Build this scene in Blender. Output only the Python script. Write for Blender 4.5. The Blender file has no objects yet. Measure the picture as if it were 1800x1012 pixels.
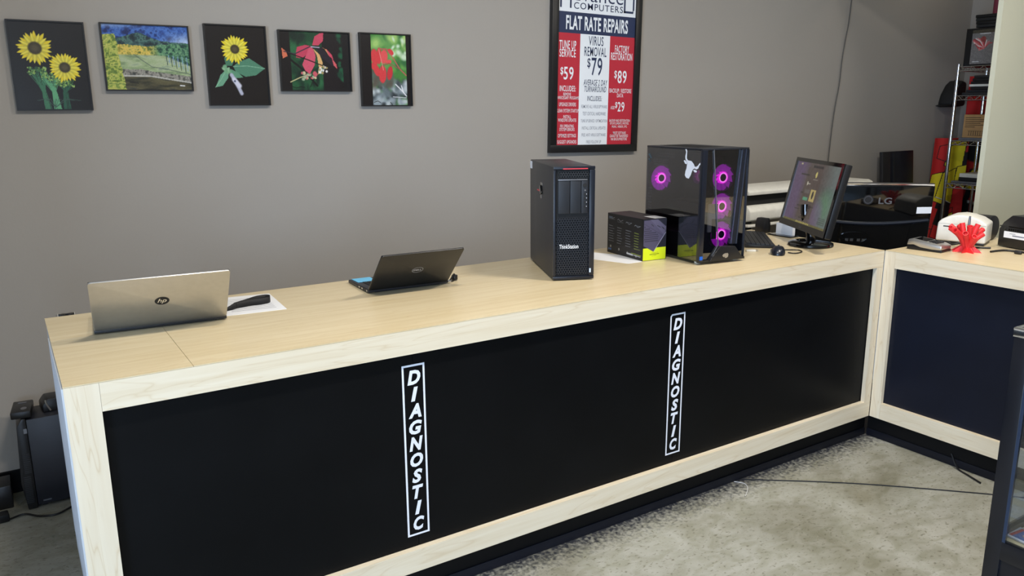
import bpy, bmesh, math, random
import numpy as np
from mathutils import Matrix, Vector
random.seed(7)
S = bpy.context.scene
COL = S.collection
PI = math.pi

# ------------------------------------------------------------------ camera
CAM = Vector((-0.06315, -2.13570, 1.59263))
FPX = 1393.877
YAW, PITCH, ROLL = 0.568946, 0.222456, -0.006733
fw = Vector((math.sin(YAW)*math.cos(PITCH), math.cos(YAW)*math.cos(PITCH), -math.sin(PITCH)))
rt = Vector((math.cos(YAW), -math.sin(YAW), 0)); upv = rt.cross(fw)
RT = rt*math.cos(ROLL)+upv*math.sin(ROLL); UP = -rt*math.sin(ROLL)+upv*math.cos(ROLL)
cd = bpy.data.cameras.new('camera'); cam = bpy.data.objects.new('camera', cd); COL.objects.link(cam)
cam.matrix_world = Matrix(((RT.x, UP.x, -fw.x, CAM.x), (RT.y, UP.y, -fw.y, CAM.y), (RT.z, UP.z, -fw.z, CAM.z), (0, 0, 0, 1)))
cd.sensor_fit = 'HORIZONTAL'; cd.sensor_width = 36; cd.lens = FPX/1800*36; cd.clip_start = .02
S.camera = cam

# ------------------------------------------------------------------ world, exposure, window daylight
wd = bpy.data.worlds.new('world'); S.world = wd; wd.use_nodes = True
wd.node_tree.nodes['Background'].inputs[0].default_value = (.55, .68, .9, 1)
wd.node_tree.nodes['Background'].inputs[1].default_value = .8
S.view_settings.view_transform = 'Standard'; S.view_settings.look = 'None'
S.view_settings.gamma = 1; S.view_settings.use_curve_mapping = False
S.view_settings.exposure = 0.0
RX0, RX1, RY0, RY1, RZ = -3.4, 6.95, -5.2, 1.66, 3.35     # room

def area(name, loc, rot, sx, sy, power, col):
    l = bpy.data.lights.new(name, 'AREA'); l.shape = 'RECTANGLE'; l.size = sx; l.size_y = sy
    l.energy = power; l.color = col
    o = bpy.data.objects.new(name, l); COL.objects.link(o); o.location = loc; o.rotation_euler = rot
    return o
# daylight entering at the panes of the two shop windows (left wall, front wall)
area('window_daylight', (RX0+.06, -3.5, 1.45), (0, -PI/2, 0), 2.1, 2.1, 320, (.55, .73, 1.0))
area('window_daylight', (-1.3, RY0+.06, .95), (PI/2, 0, 0), 2.5, 1.2, 48, (.55, .73, 1.0))

# ------------------------------------------------------------------ helpers
def lin(c):
    c = [x/255. for x in c[:3]]
    return tuple(x/12.92 if x <= .04045 else ((x+.055)/1.055)**2.4 for x in c)
MATS = {}
def new_mat(name):
    m = bpy.data.materials.new(name); m.use_nodes = True; MATS[name] = m
    return m, m.node_tree, m.node_tree.nodes['Principled BSDF']
def mat(name, rgb, rough=.5, metal=0, spec=.5, coat=0, emit=None, es=0, raw=False, var=.06, vscale=25, bump=0.0):
    """plain procedural material: a faint noise moves the colour a little"""
    if name in MATS: return MATS[name]
    m, t, b = new_mat(name)
    c = rgb if raw else lin(rgb)
    if var > 0:
        tc = t.nodes.new('ShaderNodeTexCoord'); n = t.nodes.new('ShaderNodeTexNoise')
        n.inputs['Scale'].default_value = vscale; n.inputs['Detail'].default_value = 3
        t.links.new(tc.outputs['Object'], n.inputs['Vector'])
        r = t.nodes.new('ShaderNodeValToRGB')
        r.color_ramp.elements[0].position = .3; r.color_ramp.elements[1].position = .7
        r.color_ramp.elements[0].color = (*[x*(1-var) for x in c], 1); r.color_ramp.elements[1].color = (*[min(1, x*(1+var)) for x in c], 1)
        t.links.new(n.outputs['Fac'], r.inputs[0]); t.links.new(r.outputs[0], b.inputs['Base Color'])
        if bump:
            bp = t.nodes.new('ShaderNodeBump'); bp.inputs['Strength'].default_value = bump; bp.inputs['Distance'].default_value = .002
            t.links.new(n.outputs['Fac'], bp.inputs['Height']); t.links.new(bp.outputs[0], b.inputs['Normal'])
    else: b.inputs['Base Color'].default_value = (*c, 1)
    b.inputs['Roughness'].default_value = rough; b.inputs['Metallic'].default_value = metal
    b.inputs['Specular IOR Level'].default_value = spec; b.inputs['Coat Weight'].default_value = coat
    if coat: b.inputs['Coat Roughness'].default_value = .04
    if emit: b.inputs['Emission Color'].default_value = (*lin(emit), 1); b.inputs['Emission Strength'].default_value = es
    return m
def wood(name, c1, c2, axis, rough=.38, vein=.5):
    m, t, b = new_mat(name)
    tc = t.nodes.new('ShaderNodeTexCoord'); mp = t.nodes.new('ShaderNodeMapping')
    sc = {'x': (1.2, 26, 26), 'y': (26, 1.2, 26), 'z': (26, 26, 1.2)}[axis]
    mp.inputs['Scale'].default_value = sc
    n = t.nodes.new('ShaderNodeTexNoise'); n.inputs['Scale'].default_value = 1.6; n.inputs['Detail'].default_value = 5; n.inputs['Distortion'].default_value = .6
    t.links.new(tc.outputs['Object'], mp.inputs[0]); t.links.new(mp.outputs[0], n.inputs['Vector'])
    mp2 = t.nodes.new('ShaderNodeMapping'); mp2.inputs['Scale'].default_value = tuple(.32*s if s > 2 else .9 for s in sc)
    n2 = t.nodes.new('ShaderNodeTexNoise'); n2.inputs['Scale'].default_value = 1.; n2.inputs['Detail'].default_value = 2; n2.inputs['Distortion'].default_value = 2.2
    t.links.new(tc.outputs['Object'], mp2.inputs[0]); t.links.new(mp2.outputs[0], n2.inputs['Vector'])
    ml = t.nodes.new('ShaderNodeMath'); ml.operation = 'MULTIPLY'; ml.inputs[1].default_value = 15
    fr = t.nodes.new('ShaderNodeMath'); fr.operation = 'PINGPONG'; fr.inputs[1].default_value = 1.
    t.links.new(n2.outputs['Fac'], ml.inputs[0]); t.links.new(ml.outputs[0], fr.inputs[0])
    pw = t.nodes.new('ShaderNodeMath'); pw.operation = 'POWER'; pw.inputs[1].default_value = 9
    t.links.new(fr.outputs[0], pw.inputs[0])
    r = t.nodes.new('ShaderNodeValToRGB'); r.color_ramp.elements[0].position = .35; r.color_ramp.elements[1].position = .68
    r.color_ramp.elements[0].color = (*lin(c2), 1); r.color_ramp.elements[1].color = (*lin(c1), 1)
    t.links.new(n.outputs['Fac'], r.inputs[0])
    mx = t.nodes.new('ShaderNodeMix'); mx.data_type = 'RGBA'; mx.blend_type = 'MULTIPLY'
    k = t.nodes.new('ShaderNodeMath'); k.operation = 'MULTIPLY'; k.inputs[1].default_value = vein
    t.links.new(pw.outputs[0], k.inputs[0]); t.links.new(k.outputs[0], mx.inputs['Factor'])
    t.links.new(r.outputs[0], mx.inputs['A']); mx.inputs['B'].default_value = (.80, .70, .56, 1)
    t.links.new(mx.outputs['Result'], b.inputs['Base Color'])
    b.inputs['Roughness'].default_value = rough; b.inputs['Specular IOR Level'].default_value = .45
    return m
def glass(name, tint, refl=.08, rough=.02):
    m, t, b = new_mat(name); t.nodes.remove(b)
    o = t.nodes['Material Output']; tr = t.nodes.new('ShaderNodeBsdfTransparent'); gl = t.nodes.new('ShaderNodeBsdfGlossy')
    tr.inputs[0].default_value = (*tint, 1); gl.inputs['Roughness'].default_value = rough
    lw = t.nodes.new('ShaderNodeFresnel'); lw.inputs[0].default_value = 1.5
    ad = t.nodes.new('ShaderNodeMath'); ad.operation = 'ADD'; ad.use_clamp = True; ad.inputs[1].default_value = refl
    mx = t.nodes.new('ShaderNodeMixShader')
    ge = t.nodes.new('ShaderNodeNewGeometry'); iv = t.nodes.new('ShaderNodeMath'); iv.operation = 'SUBTRACT'; iv.inputs[0].default_value = 1; ml = t.nodes.new('ShaderNodeMath'); ml.operation = 'MULTIPLY'
    t.links.new(ge.outputs['Backfacing'], iv.inputs[1]); t.links.new(iv.outputs[0], ml.inputs[0]); t.links.new(lw.outputs[0], ml.inputs[1])
    t.links.new(ml.outputs[0], ad.inputs[0]); t.links.new(ad.outputs[0], mx.inputs[0])
    t.links.new(tr.outputs[0], mx.inputs[1]); t.links.new(gl.outputs[0], mx.inputs[2]); t.links.new(mx.outputs[0], o.inputs[0])
    return m
def print_mat(name, rough=.3, emit=0, coat=0, dark=0):
    if name in MATS: return MATS[name]
    m, t, b = new_mat(name)
    a = t.nodes.new('ShaderNodeAttribute'); a.attribute_name = 'Col'
    b.inputs['Base Color'].default_value = (.01, .01, .012, 1); b.inputs['Roughness'].default_value = rough
    if not dark: t.links.new(a.outputs['Color'], b.inputs['Base Color'])
    b.inputs['Coat Weight'].default_value = coat; b.inputs['Coat Roughness'].default_value = .02
    if emit: t.links.new(a.outputs['Color'], b.inputs['Emission Color']); b.inputs['Emission Strength'].default_value = emit
    return m

# mesh building: lists of (verts, faces)
class MB:
    def __init__(s): s.v = []; s.f = []; s.m = []
    def add(s, v, f, mi=0):
        k = len(s.v); s.v += [tuple(x) for x in v]; s.f += [tuple(i+k for i in q) for q in f]; s.m += [mi]*len(f); return s
    def box(s, x0, x1, y0, y1, z0, z1, mi=0, M=None):
        v = [Vector((x, y, z)) for z in (z0, z1) for y in (y0, y1) for x in (x0, x1)]
        if M: v = [M @ p for p in v]
        return s.add(v, [(0, 2, 3, 1), (4, 5, 7, 6), (0, 1, 5, 4), (1, 3, 7, 5), (3, 2, 6, 7), (2, 0, 4, 6)], mi)
    def prism(s, poly, a0, a1, axis='y', mi=0):
        """polygon of (p,q) extruded along axis; y: (x,z), x: (y,z), z: (x,y)"""
        n = len(poly)
        def P(p, a): return {'y': (p[0], a, p[1]), 'x': (a, p[0], p[1]), 'z': (p[0], p[1], a)}[axis]
        v = [P(p, a0) for p in poly]+[P(p, a1) for p in poly]
        f = [tuple(range(n)), tuple(range(2*n-1, n-1, -1))]+[(i, i+n, (i+1) % n+n, (i+1) % n) for i in range(n)]
        return s.add(v, f, mi)
    def cyl(s, c, r, h, axis='z', n=20, r2=None, mi=0, caps=True):
        r2 = r if r2 is None else r2; v = []
        for k, (rr, a) in enumerate(((r, 0), (r2, h))):
            for i in range(n):
                t = 2*PI*i/n; p, q = rr*math.cos(t), rr*math.sin(t)
                v.append({'z': (c[0]+p, c[1]+q, c[2]+a), 'y': (c[0]+p, c[1]+a, c[2]+q), 'x': (c[0]+a, c[1]+p, c[2]+q)}[axis])
        f = [(i, (i+1) % n, (i+1) % n+n, i+n) for i in range(n)]
        if caps: f += [tuple(range(n-1, -1, -1)), tuple(range(n, 2*n))]
        return s.add(v, f, mi)
    def ring(s, c, r0, r1, y0, y1, n=32, mi=0):
        """annulus facing -y"""
        v = []
        for r, y in ((r1, y0), (r0, y0), (r0, y1), (r1, y1)):
            v += [(c[0]+r*math.cos(2*PI*i/n), y, c[1]+r*math.sin(2*PI*i/n)) for i in range(n)]
        f = []
        for k in range(4):
            a, b = k*n, ((k+1) % 4)*n
            f += [(a+i, a+(i+1) % n, b+(i+1) % n, b+i) for i in range(n)]
        return s.add(v, f, mi)
    def tube(s, pts, r, n=8, sm=6, mi=0, taper=None):
        P = spline(pts, sm) if sm > 1 else [Vector(p) for p in pts]
        v = []; N = len(P); up = Vector((0, 0, 1)); prev = None
        for i, p in enumerate(P):
            d = (P[min(i+1, N-1)]-P[max(i-1, 0)]).normalized()
            if prev is None:
                a = d.cross(up); a = a if a.length > 1e-3 else d.cross(Vector((1, 0, 0)))
            else: a = prev-d*prev.dot(d)
            a.normalize(); prev = a; b = d.cross(a); rr = r if taper is None else r+(taper-r)*i/(N-1)
            v += [p+(a*math.cos(2*PI*k/n)+b*math.sin(2*PI*k/n))*rr for k in range(n)]
        f = [(i*n+k, i*n+(k+1) % n, (i+1)*n+(k+1) % n, (i+1)*n+k) for i in range(N-1) for k in range(n)]
        f += [tuple(range(n-1, -1, -1)), tuple((N-1)*n+k for k in range(n))]
        return s.add(v, f, mi)
def spline(pts, sm):
    P = [Vector(p) for p in pts]; out = []
    for i in range(len(P)-1):
        p0, p1, p2, p3 = P[max(i-1, 0)], P[i], P[i+1], P[min(i+2, len(P)-1)]
        for k in range(sm):
            t = k/sm
            out.append(.5*((2*p1)+(p2-p0)*t+(2*p0-5*p1+4*p2-p3)*t*t+(3*p1-p0-3*p2+p3)*t**3))
    return out+[P[-1]]
def build(name, mb, mats, parent=None, loc=(0, 0, 0), rot=(0, 0, 0), bevel=0, seg=2, smooth=False, mtx=None, **tags):
    me = bpy.data.meshes.new(name); me.from_pydata(mb.v, [], mb.f)
    mats = mats if isinstance(mats, (list, tuple)) else [mats]
    for m in mats: me.materials.append(MATS[m] if isinstance(m, str) else m)
    me.polygons.foreach_set('material_index', mb.m)
    bm = bmesh.new(); bm.from_mesh(me)
    bmesh.ops.recalc_face_normals(bm, faces=bm.faces)
    if bevel:
        ed = [e for e in bm.edges if len(e.link_faces) == 2 and e.calc_face_angle(0) > .6]
        bmesh.ops.bevel(bm, geom=ed, offset=bevel, segments=seg, affect='EDGES', profile=.5, clamp_overlap=True)
    bm.to_mesh(me); bm.free()
    if smooth or bevel:
        me.polygons.foreach_set('use_smooth', [True]*len(me.polygons))
        me.update()
        try: me.set_sharp_from_angle(angle=math.radians(38))
        except Exception: pass
    o = bpy.data.objects.new(name, me); COL.objects.link(o)
    if mtx is not None: o.matrix_local = mtx
    else: o.location = loc; o.rotation_euler = rot
    if parent: o.parent = parent
    for k, v in tags.items(): o[k] = v
    return o
def thing(name, label, cat, loc=(0, 0, 0), rz=0, group=None, rot=None):
    o = bpy.data.objects.new(name, None); COL.objects.link(o); o.empty_display_size = .05
    o.location = loc; o.rotation_euler = rot if rot else (0, 0, rz)
    o['label'] = label; o['category'] = cat
    if group: o['group'] = group
    return o
def tag(o, label, cat, group=None):
    o['label'] = label; o['category'] = cat
    if group: o['group'] = group
    return o
def bx(*a): return MB().box(*a)

# lettering: font outlines turned into flat meshes in the XZ plane (facing -Y), fitted into width x height
def text_geo(body, w=None, h=None, bold=0., shear=0., space=1., cx=0, cz=0, y=0, rot=0, mono=None):
    c = bpy.data.curves.new('lettering', 'FONT'); c.body = body; c.offset = bold; c.shear = shear; c.space_character = space
    c.align_x = 'CENTER'; c.resolution_u = 3; c.fill_mode = 'FRONT'
    o = bpy.data.objects.new('lettering', c); COL.objects.link(o)
    bpy.context.view_layer.update()
    me = o.evaluated_get(bpy.context.evaluated_depsgraph_get()).to_mesh()
    v = np.array([tuple(q.co) for q in me.vertices]); f = [tuple(p.vertices) for p in me.polygons]
    o.to_mesh_clear(); bpy.data.objects.remove(o); bpy.data.curves.remove(c)
    mn, mxx = v.min(0), v.max(0); sz = mxx-mn
    sx = w/sz[0] if w else None; sy = h/sz[1] if h else None
    sx = sx or sy; sy = sy or sx
    px = (v[:, 0]-(mn[0]+mxx[0])/2)*sx; pz = (v[:, 1]-(mn[1]+mxx[1])/2)*sy
    ca, sa = math.cos(rot), math.sin(rot)
    return [(cx+a*ca-b*sa, y, cz+a*sa+b*ca) for a, b in zip(px, pz)], f
def flat_poly(mb, pts, y, mi=0):
    return mb.add([(p[0], y, p[1]) for p in pts], [tuple(range(len(pts)))], mi)

# printed surfaces: a fine grid whose vertex colours are painted by small drawing functions
class Canvas:
    def __init__(s, w, h, nx, bg):
        s.w, s.h = w, h; s.nx = nx; s.ny = max(2, int(nx*h/w)); 
        u, v = np.meshgrid(np.linspace(0, 1, s.nx+1), np.linspace(0, 1, s.ny+1)); s.u, s.v = u, v
        s.X, s.Y = u*w, v*h; s.c = np.zeros(u.shape+(3,)); s.c[:] = bg
        s.rng = np.random.RandomState(5)
    def put(s, mask, col):
        m = np.clip(mask, 0, 1)[..., None]; s.c = s.c*(1-m)+np.array(col, float)*m if np.ndim(col) < 2 else s.c*(1-m)+col*m
    def ell(s, u, v, ru, rv, rot, col, soft=.15):
        dx, dy = s.X-u*s.w, s.Y-v*s.h; ca, sa = math.cos(rot), math.sin(rot)
        a, b = (dx*ca+dy*sa)/(ru*s.w), (-dx*sa+dy*ca)/(rv*s.w); d = np.sqrt(a*a+b*b); s.put((1-d)/soft+.5, col)
    def petal(s, u, v, ln, wd, rot, col):
        dx, dy = s.X-u*s.w, s.Y-v*s.h; ca, sa = math.cos(rot), math.sin(rot)
        a, b = (dx*ca+dy*sa)/(ln*s.w), (-dx*sa+dy*ca)/(wd*s.w)
        t = np.clip(a, 0, 1); pr = np.sin(PI*t**.8)**.7; m = ((a > 0) & (a < 1))*np.clip((pr-np.abs(b))*4, 0, 1)
        sh = 1-.22*np.clip(np.abs(b)/(pr+.01), 0, 1)-.15*(1-t); s.put(m, np.clip(np.array(col, float)*sh[..., None], 0, 255))
    def line(s, pts, wd, col):
        P = [(p[0]*s.w, p[1]*s.h) for p in pts]
        for (x0, y0), (x1, y1) in zip(P, P[1:]):
            l2 = (x1-x0)**2+(y1-y0)**2+1e-12; t = np.clip(((s.X-x0)*(x1-x0)+(s.Y-y0)*(y1-y0))/l2, 0, 1)
            d = np.hypot(s.X-x0-t*(x1-x0), s.Y-y0-t*(y1-y0)); s.put((wd*s.w-d)/(wd*s.w*.6)+.3, col)
    def rect(s, u0, u1, v0, v1, col): s.put(((s.u >= u0) & (s.u <= u1) & (s.v >= v0) & (s.v <= v1))*1., col)
    def poly(s, pts, col):
        m = np.zeros(s.u.shape, bool); n = len(pts)
        for i in range(n):
            (x0, y0), (x1, y1) = pts[i], pts[(i+1) % n]
            if y0 == y1: continue
            m ^= ((s.v < y0) != (s.v < y1)) & (s.u < (x1-x0)*(s.v-y0)/(y1-y0)+x0)
        s.put(m*1., col)
    def grain(s, amt, mask=None, blk=1):
        n = s.rng.uniform(-1, 1, (s.ny//blk+2, s.nx//blk+2)); n = np.kron(n, np.ones((blk, blk)))[:s.ny+1, :s.nx+1]
        k = 1. if mask is None else mask; s.c = np.clip(s.c+(n*amt*k)[..., None], 0, 255)
    def blobs(s, n, u0, u1, v0, v1, r, cols, soft=.6):
        for _ in range(n):
            s.ell(s.rng.uniform(u0, u1), s.rng.uniform(v0, v1), r*s.rng.uniform(.5, 1.4), r*s.rng.uniform(.4, 1.1), s.rng.uniform(0, 3), cols[s.rng.randint(len(cols))], soft)
    def fbm(s, sx, sy, oct=4):
        out = np.zeros(s.u.shape); amp = 1; tot = 0
        for o in range(oct):
            nx, ny = int(sx*2**o)+2, int(sy*2**o)+2; g = s.rng.uniform(0, 1, (ny+1, nx+1)); x, y = s.u*(nx-1), s.v*(ny-1)
            i, j = x.astype(int), y.astype(int); fx, fy = x-i, y-j; fx = fx*fx*(3-2*fx); fy = fy*fy*(3-2*fy)
            out += amp*((g[j, i]*(1-fx)+g[j, i+1]*fx)*(1-fy)+(g[j+1, i]*(1-fx)+g[j+1, i+1]*fx)*fy); tot += amp; amp *= .62
        return out/tot
    def fill(s, mask, cols, n, contrast=2.2):
        t = np.clip((n-.5)*contrast+.5, 0, .999)*(len(cols)-1); i = t.astype(int); f = (t-i)[..., None]; C = np.array(cols, float)
        s.put(np.asarray(mask, float), C[i]*(1-f)+C[np.minimum(i+1, len(cols)-1)]*f)
    def mesh(s, name, material, parent, loc=(0, 0, 0), rot=(0, 0, 0), mtx=None, **tags):
        """XZ-plane sheet, lower left corner at loc, facing -Y"""
        me = bpy.data.meshes.new(name); nx, ny = s.nx, s.ny
        co = np.stack([s.X, np.zeros_like(s.X), s.Y], -1).reshape(-1, 3)
        i = np.arange(ny)[:, None]*(nx+1)+np.arange(nx)[None]; q = np.stack([i, i+1, i+nx+2, i+nx+1], -1).reshape(-1, 4)
        me.vertices.add(len(co)); me.vertices.foreach_set('co', co.ravel())
        me.loops.add(q.size); me.loops.foreach_set('vertex_index', q.ravel())
        me.polygons.add(len(q)); me.polygons.foreach_set('loop_start', np.arange(len(q))*4); me.update(calc_edges=True)
        c = np.clip(s.c/255., 0, 1); c = np.where(c <= .04045, c/12.92, ((c+.055)/1.055)**2.4)
        at = me.color_attributes.new('Col', 'FLOAT_COLOR', 'POINT')
        at.data.foreach_set('color', np.concatenate([c, np.ones(c.shape[:2]+(1,))], -1).ravel())
        me.materials.append(MATS[material])
        o = bpy.data.objects.new(name, me); COL.objects.link(o)
        if mtx is not None: o.matrix_local = mtx
        else: o.location = loc; o.rotation_euler = rot
        if parent: o.parent = parent
        for k, v in tags.items(): o[k] = v
        return o

# ------------------------------------------------------------------ materials
wood('maple_top', (217, 202, 168), (207, 189, 151), 'x', .33, .35)
wood('maple_board', (226, 215, 192), (218, 204, 177), 'x', .42, .45)
wood('maple_upright', (226, 215, 192), (219, 205, 179), 'z', .42, .6)
mat('laminate_black', (10, 11, 13), .40, spec=.12, vscale=4, var=.15)
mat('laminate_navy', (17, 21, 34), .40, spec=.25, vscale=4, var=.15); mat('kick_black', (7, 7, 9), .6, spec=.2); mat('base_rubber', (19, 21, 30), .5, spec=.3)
mat('black_plastic', (20, 20, 22), .38); mat('black_gloss', (8, 8, 9), .07, coat=.5, var=0)
mat('black_matte', (15, 15, 16), .7); mat('charcoal', (34, 35, 38), .42); mat('dark_blue_black', (20, 24, 34), .3)
mat('white_plastic', (226, 224, 214), .4); mat('white_vinyl', (225, 228, 236), .5, var=.02); mat('paper_white', (235, 236, 238), .6, var=.02)
mat('red_plastic', (200, 32, 36), .42); mat('coral_red', (222, 44, 48), .5, var=.04); mat('navy_print', (38, 50, 82), .45, var=.02); mat('grey_print', (120, 124, 138), .5, var=0)
mat('poster_red', (186, 42, 58), .45, var=.02); mat('poster_white', (232, 236, 240), .45, var=.01)
mat('aluminium', (190, 188, 184), .32, metal=.85, vscale=60, var=.03); mat('chrome', (225, 228, 235), .14, metal=1, var=0)
mat('grey_metal', (120, 122, 128), .4, metal=.6); mat('dark_metal', (50, 52, 58), .4, metal=.6)
mat('yellow_print', (214, 226, 30), .4, var=.02); mat('blue_note', (110, 190, 230), .6); mat('kraft', (176, 136, 88), .75, var=.1, vscale=14)
mat('cream_side', (196, 200, 206), .5, var=.05); mat('green_board', (30, 60, 44), .5)
mat('cable_grey', (78, 76, 72), .6); mat('intel_blue', (20, 90, 190), .3, var=0); mat('trim_steel', (96, 106, 130), .25, metal=.8, var=0)

# wall paint, with faint roller relief
def paint(name, rgb):
    m, t, b = new_mat(name)
    tc = t.nodes.new('ShaderNodeTexCoord'); n = t.nodes.new('ShaderNodeTexNoise'); n.inputs['Scale'].default_value = 90; n.inputs['Detail'].default_value = 4
    n2 = t.nodes.new('ShaderNodeTexNoise'); n2.inputs['Scale'].default_value = 1.3; n2.inputs['Detail'].default_value = 3
    t.links.new(tc.outputs['Object'], n.inputs['Vector']); t.links.new(tc.outputs['Object'], n2.inputs['Vector'])
    r = t.nodes.new('ShaderNodeValToRGB'); c = lin(rgb)
    r.color_ramp.elements[0].color = (*[x*.95 for x in c], 1); r.color_ramp.elements[1].color = (*[x*1.04 for x in c], 1)
    t.links.new(n2.outputs['Fac'], r.inputs[0]); t.links.new(r.outputs[0], b.inputs['Base Color'])
    bp = t.nodes.new('ShaderNodeBump'); bp.inputs['Strength'].default_value = .12; bp.inputs['Distance'].default_value = .002
    t.links.new(n.outputs['Fac'], bp.inputs['Height']); t.links.new(bp.outputs[0], b.inputs['Normal'])
    b.inputs['Roughness'].default_value = .62; b.inputs['Specular IOR Level'].default_value = .35
    return m
paint('wall_paint', (160, 154, 146)); paint('partition_paint', (216, 214, 190)); paint('ceiling_paint', (205, 203, 198))
# concrete: cloudy patches, fine speckle, darker stain where the black base paint was sprayed onto the floor
def concrete():
    m, t, b = new_mat('concrete'); L = t.links
    def N(k): return t.nodes.new(k)
    tc = N('ShaderNodeTexCoord')
    def noise(sc, det, dist=0, mapsc=None):
        n = N('ShaderNodeTexNoise'); n.inputs['Scale'].default_value = sc; n.inputs['Detail'].default_value = det; n.inputs['Distortion'].default_value = dist
        if mapsc:
            mp = N('ShaderNodeMapping'); mp.inputs['Scale'].default_value = mapsc; L.new(tc.outputs['Object'], mp.inputs[0]); L.new(mp.outputs[0], n.inputs['Vector'])
        else: L.new(tc.outputs['Object'], n.inputs['Vector'])
        return n
    def ramp(src, p0, c0, p1, c1):
        r = N('ShaderNodeValToRGB'); r.color_ramp.elements[0].position = p0; r.color_ramp.elements[1].position = p1
        r.color_ramp.elements[0].color = (*c0, 1); r.color_ramp.elements[1].color = (*c1, 1); L.new(src, r.inputs[0]); return r
    def mult(a, bb, fac):
        x = N('ShaderNodeMix'); x.data_type = 'RGBA'; x.blend_type = 'MULTIPLY'; x.inputs['Factor'].default_value = fac; L.new(a, x.inputs['A']); L.new(bb, x.inputs['B']); return x.outputs['Result']
    big = ramp(noise(1.6, 6, .8).outputs['Fac'], .3, lin((126, 123, 106)), .7, lin((176, 176, 167)))
    mid = ramp(noise(9, 6, 1.2, (1, 1.6, 1)).outputs['Fac'], .34, (.72, .72, .64), .62, (1, 1, 1))
    spk = ramp(noise(55, 3, .4, (1, 1.7, 1)).outputs['Fac'], .30, (.45, .43, .36), .42, (1, 1, 1))
    c = mult(mult(big.outputs[0], mid.outputs[0], .85), spk.outputs[0], .8)
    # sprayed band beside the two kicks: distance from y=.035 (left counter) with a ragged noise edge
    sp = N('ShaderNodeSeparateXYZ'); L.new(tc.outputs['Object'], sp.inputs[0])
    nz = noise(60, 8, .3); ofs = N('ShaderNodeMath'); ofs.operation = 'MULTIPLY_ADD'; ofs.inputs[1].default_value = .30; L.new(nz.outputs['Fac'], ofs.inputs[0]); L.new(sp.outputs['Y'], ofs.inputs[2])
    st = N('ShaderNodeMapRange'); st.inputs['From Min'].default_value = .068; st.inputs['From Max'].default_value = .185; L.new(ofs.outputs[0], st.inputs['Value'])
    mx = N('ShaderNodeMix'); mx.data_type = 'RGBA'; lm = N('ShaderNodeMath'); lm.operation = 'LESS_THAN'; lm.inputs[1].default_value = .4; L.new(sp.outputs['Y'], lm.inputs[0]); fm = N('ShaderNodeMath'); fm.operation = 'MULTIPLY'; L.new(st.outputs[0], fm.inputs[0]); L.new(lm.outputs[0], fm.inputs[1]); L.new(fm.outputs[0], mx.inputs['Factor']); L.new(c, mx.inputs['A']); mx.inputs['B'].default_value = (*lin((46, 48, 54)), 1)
    L.new(mx.outputs['Result'], b.inputs['Base Color'])
    rr = ramp(noise(5, 4).outputs['Fac'], .3, (.22,)*3, .7, (.45,)*3); L.new(rr.outputs[0], b.inputs['Roughness'])
    bp = N('ShaderNodeBump'); bp.inputs['Strength'].default_value = .08; bp.inputs['Distance'].default_value = .003; L.new(noise(40, 5).outputs['Fac'], bp.inputs['Height']); L.new(bp.outputs[0], b.inputs['Normal'])
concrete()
glass('clear_glass', (.93, .96, .95), .0); glass('smoked_glass', (.62, .61, .64), .10); glass('front_glass', (.34, .32, .36), .16)
glass('case_glass', (.80, .84, .88), .06)
print_mat('photo_print', .3, coat=.3); print_mat('matte_print', .45); print_mat('screen_print', .15, emit=.62, dark=1); print_mat('cloth_print', .85)

# ------------------------------------------------------------------ room shell
def st(name, mb, m, **k): return build(name, mb, m, kind='structure', **k)
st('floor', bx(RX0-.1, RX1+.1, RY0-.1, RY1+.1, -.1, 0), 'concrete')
st('ceiling', bx(RX0-.1, RX1+.1, RY0-.1, RY1+.1, RZ, RZ+.1), 'ceiling_paint')
st('wall_back', bx(RX0-.1, RX1+.1, RY1, RY1+.1, 0, RZ), 'wall_paint')
st('wall_right', bx(RX1, RX1+.1, RY0, RY1, 0, RZ), 'wall_paint')
def holed(name, axis, fixed0, fixed1, a0, a1, h0, h1, z0, z1):
    mb = MB()
    for p, q, r, s in ((a0, h0, 0, RZ), (h1, a1, 0, RZ), (h0, h1, 0, z0), (h0, h1, z1, RZ)):
        if axis == 'x': mb.box(fixed0, fixed1, p, q, r, s)
        else: mb.box(p, q, fixed0, fixed1, r, s)
    st(name, mb, 'wall_paint')
holed('wall_left', 'x', RX0-.1, RX0, RY0, RY1, -4.6, -2.4, .35, 2.55)
holed('wall_front', 'y', RY0-.1, RY0, RX0, RX1, -2.6, .0, .3, 1.6)
def window(name, axis, f, a0, a1, z0, z1, n):
    w = thing(name, '', ''); del w['label'], w['category']; w['kind'] = 'structure'
    mb = MB(); g = MB(); t = .04
    def B(m, p, q, r, s, d): (m.box(f-d, f+d, p, q, r, s) if axis == 'x' else m.box(p, q, f-d, f+d, r, s))
    B(mb, a0, a1, z0, z0+t, .03); B(mb, a0, a1, z1-t, z1, .03)
    for i in range(n+1):
        x = a0+(a1-a0-t)*i/n; B(mb, x, x+t, z0+t, z1-t, .03)
    build('window_frame', mb, 'charcoal', w)
    for i in range(n):
        g = MB(); x = a0+(a1-a0-t)*i/n+t; B(g, x, x+(a1-a0-t)/n-t, z0+t, z1-t, .004); build('pane', g, 'clear_glass', w)
window('window_1', 'x', RX0-.05, -4.6, -2.4, .35, 2.55, 2)
window('window_2', 'y', RY0-.05, -2.6, .0, .3, 1.6, 2)
st('baseboard_back', bx(RX0, RX1, RY1-.012, RY1, 0, .10), 'kick_black')
st('wall_partition', bx(5.089, RX1, .47, .50, 0, RZ), 'partition_paint')
st('shade_header', bx(5.089, 5.19, .50, RY1, 2.45, RZ), 'partition_paint')  # unseen header, added to cast a slanting shade on the far back wall
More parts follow.
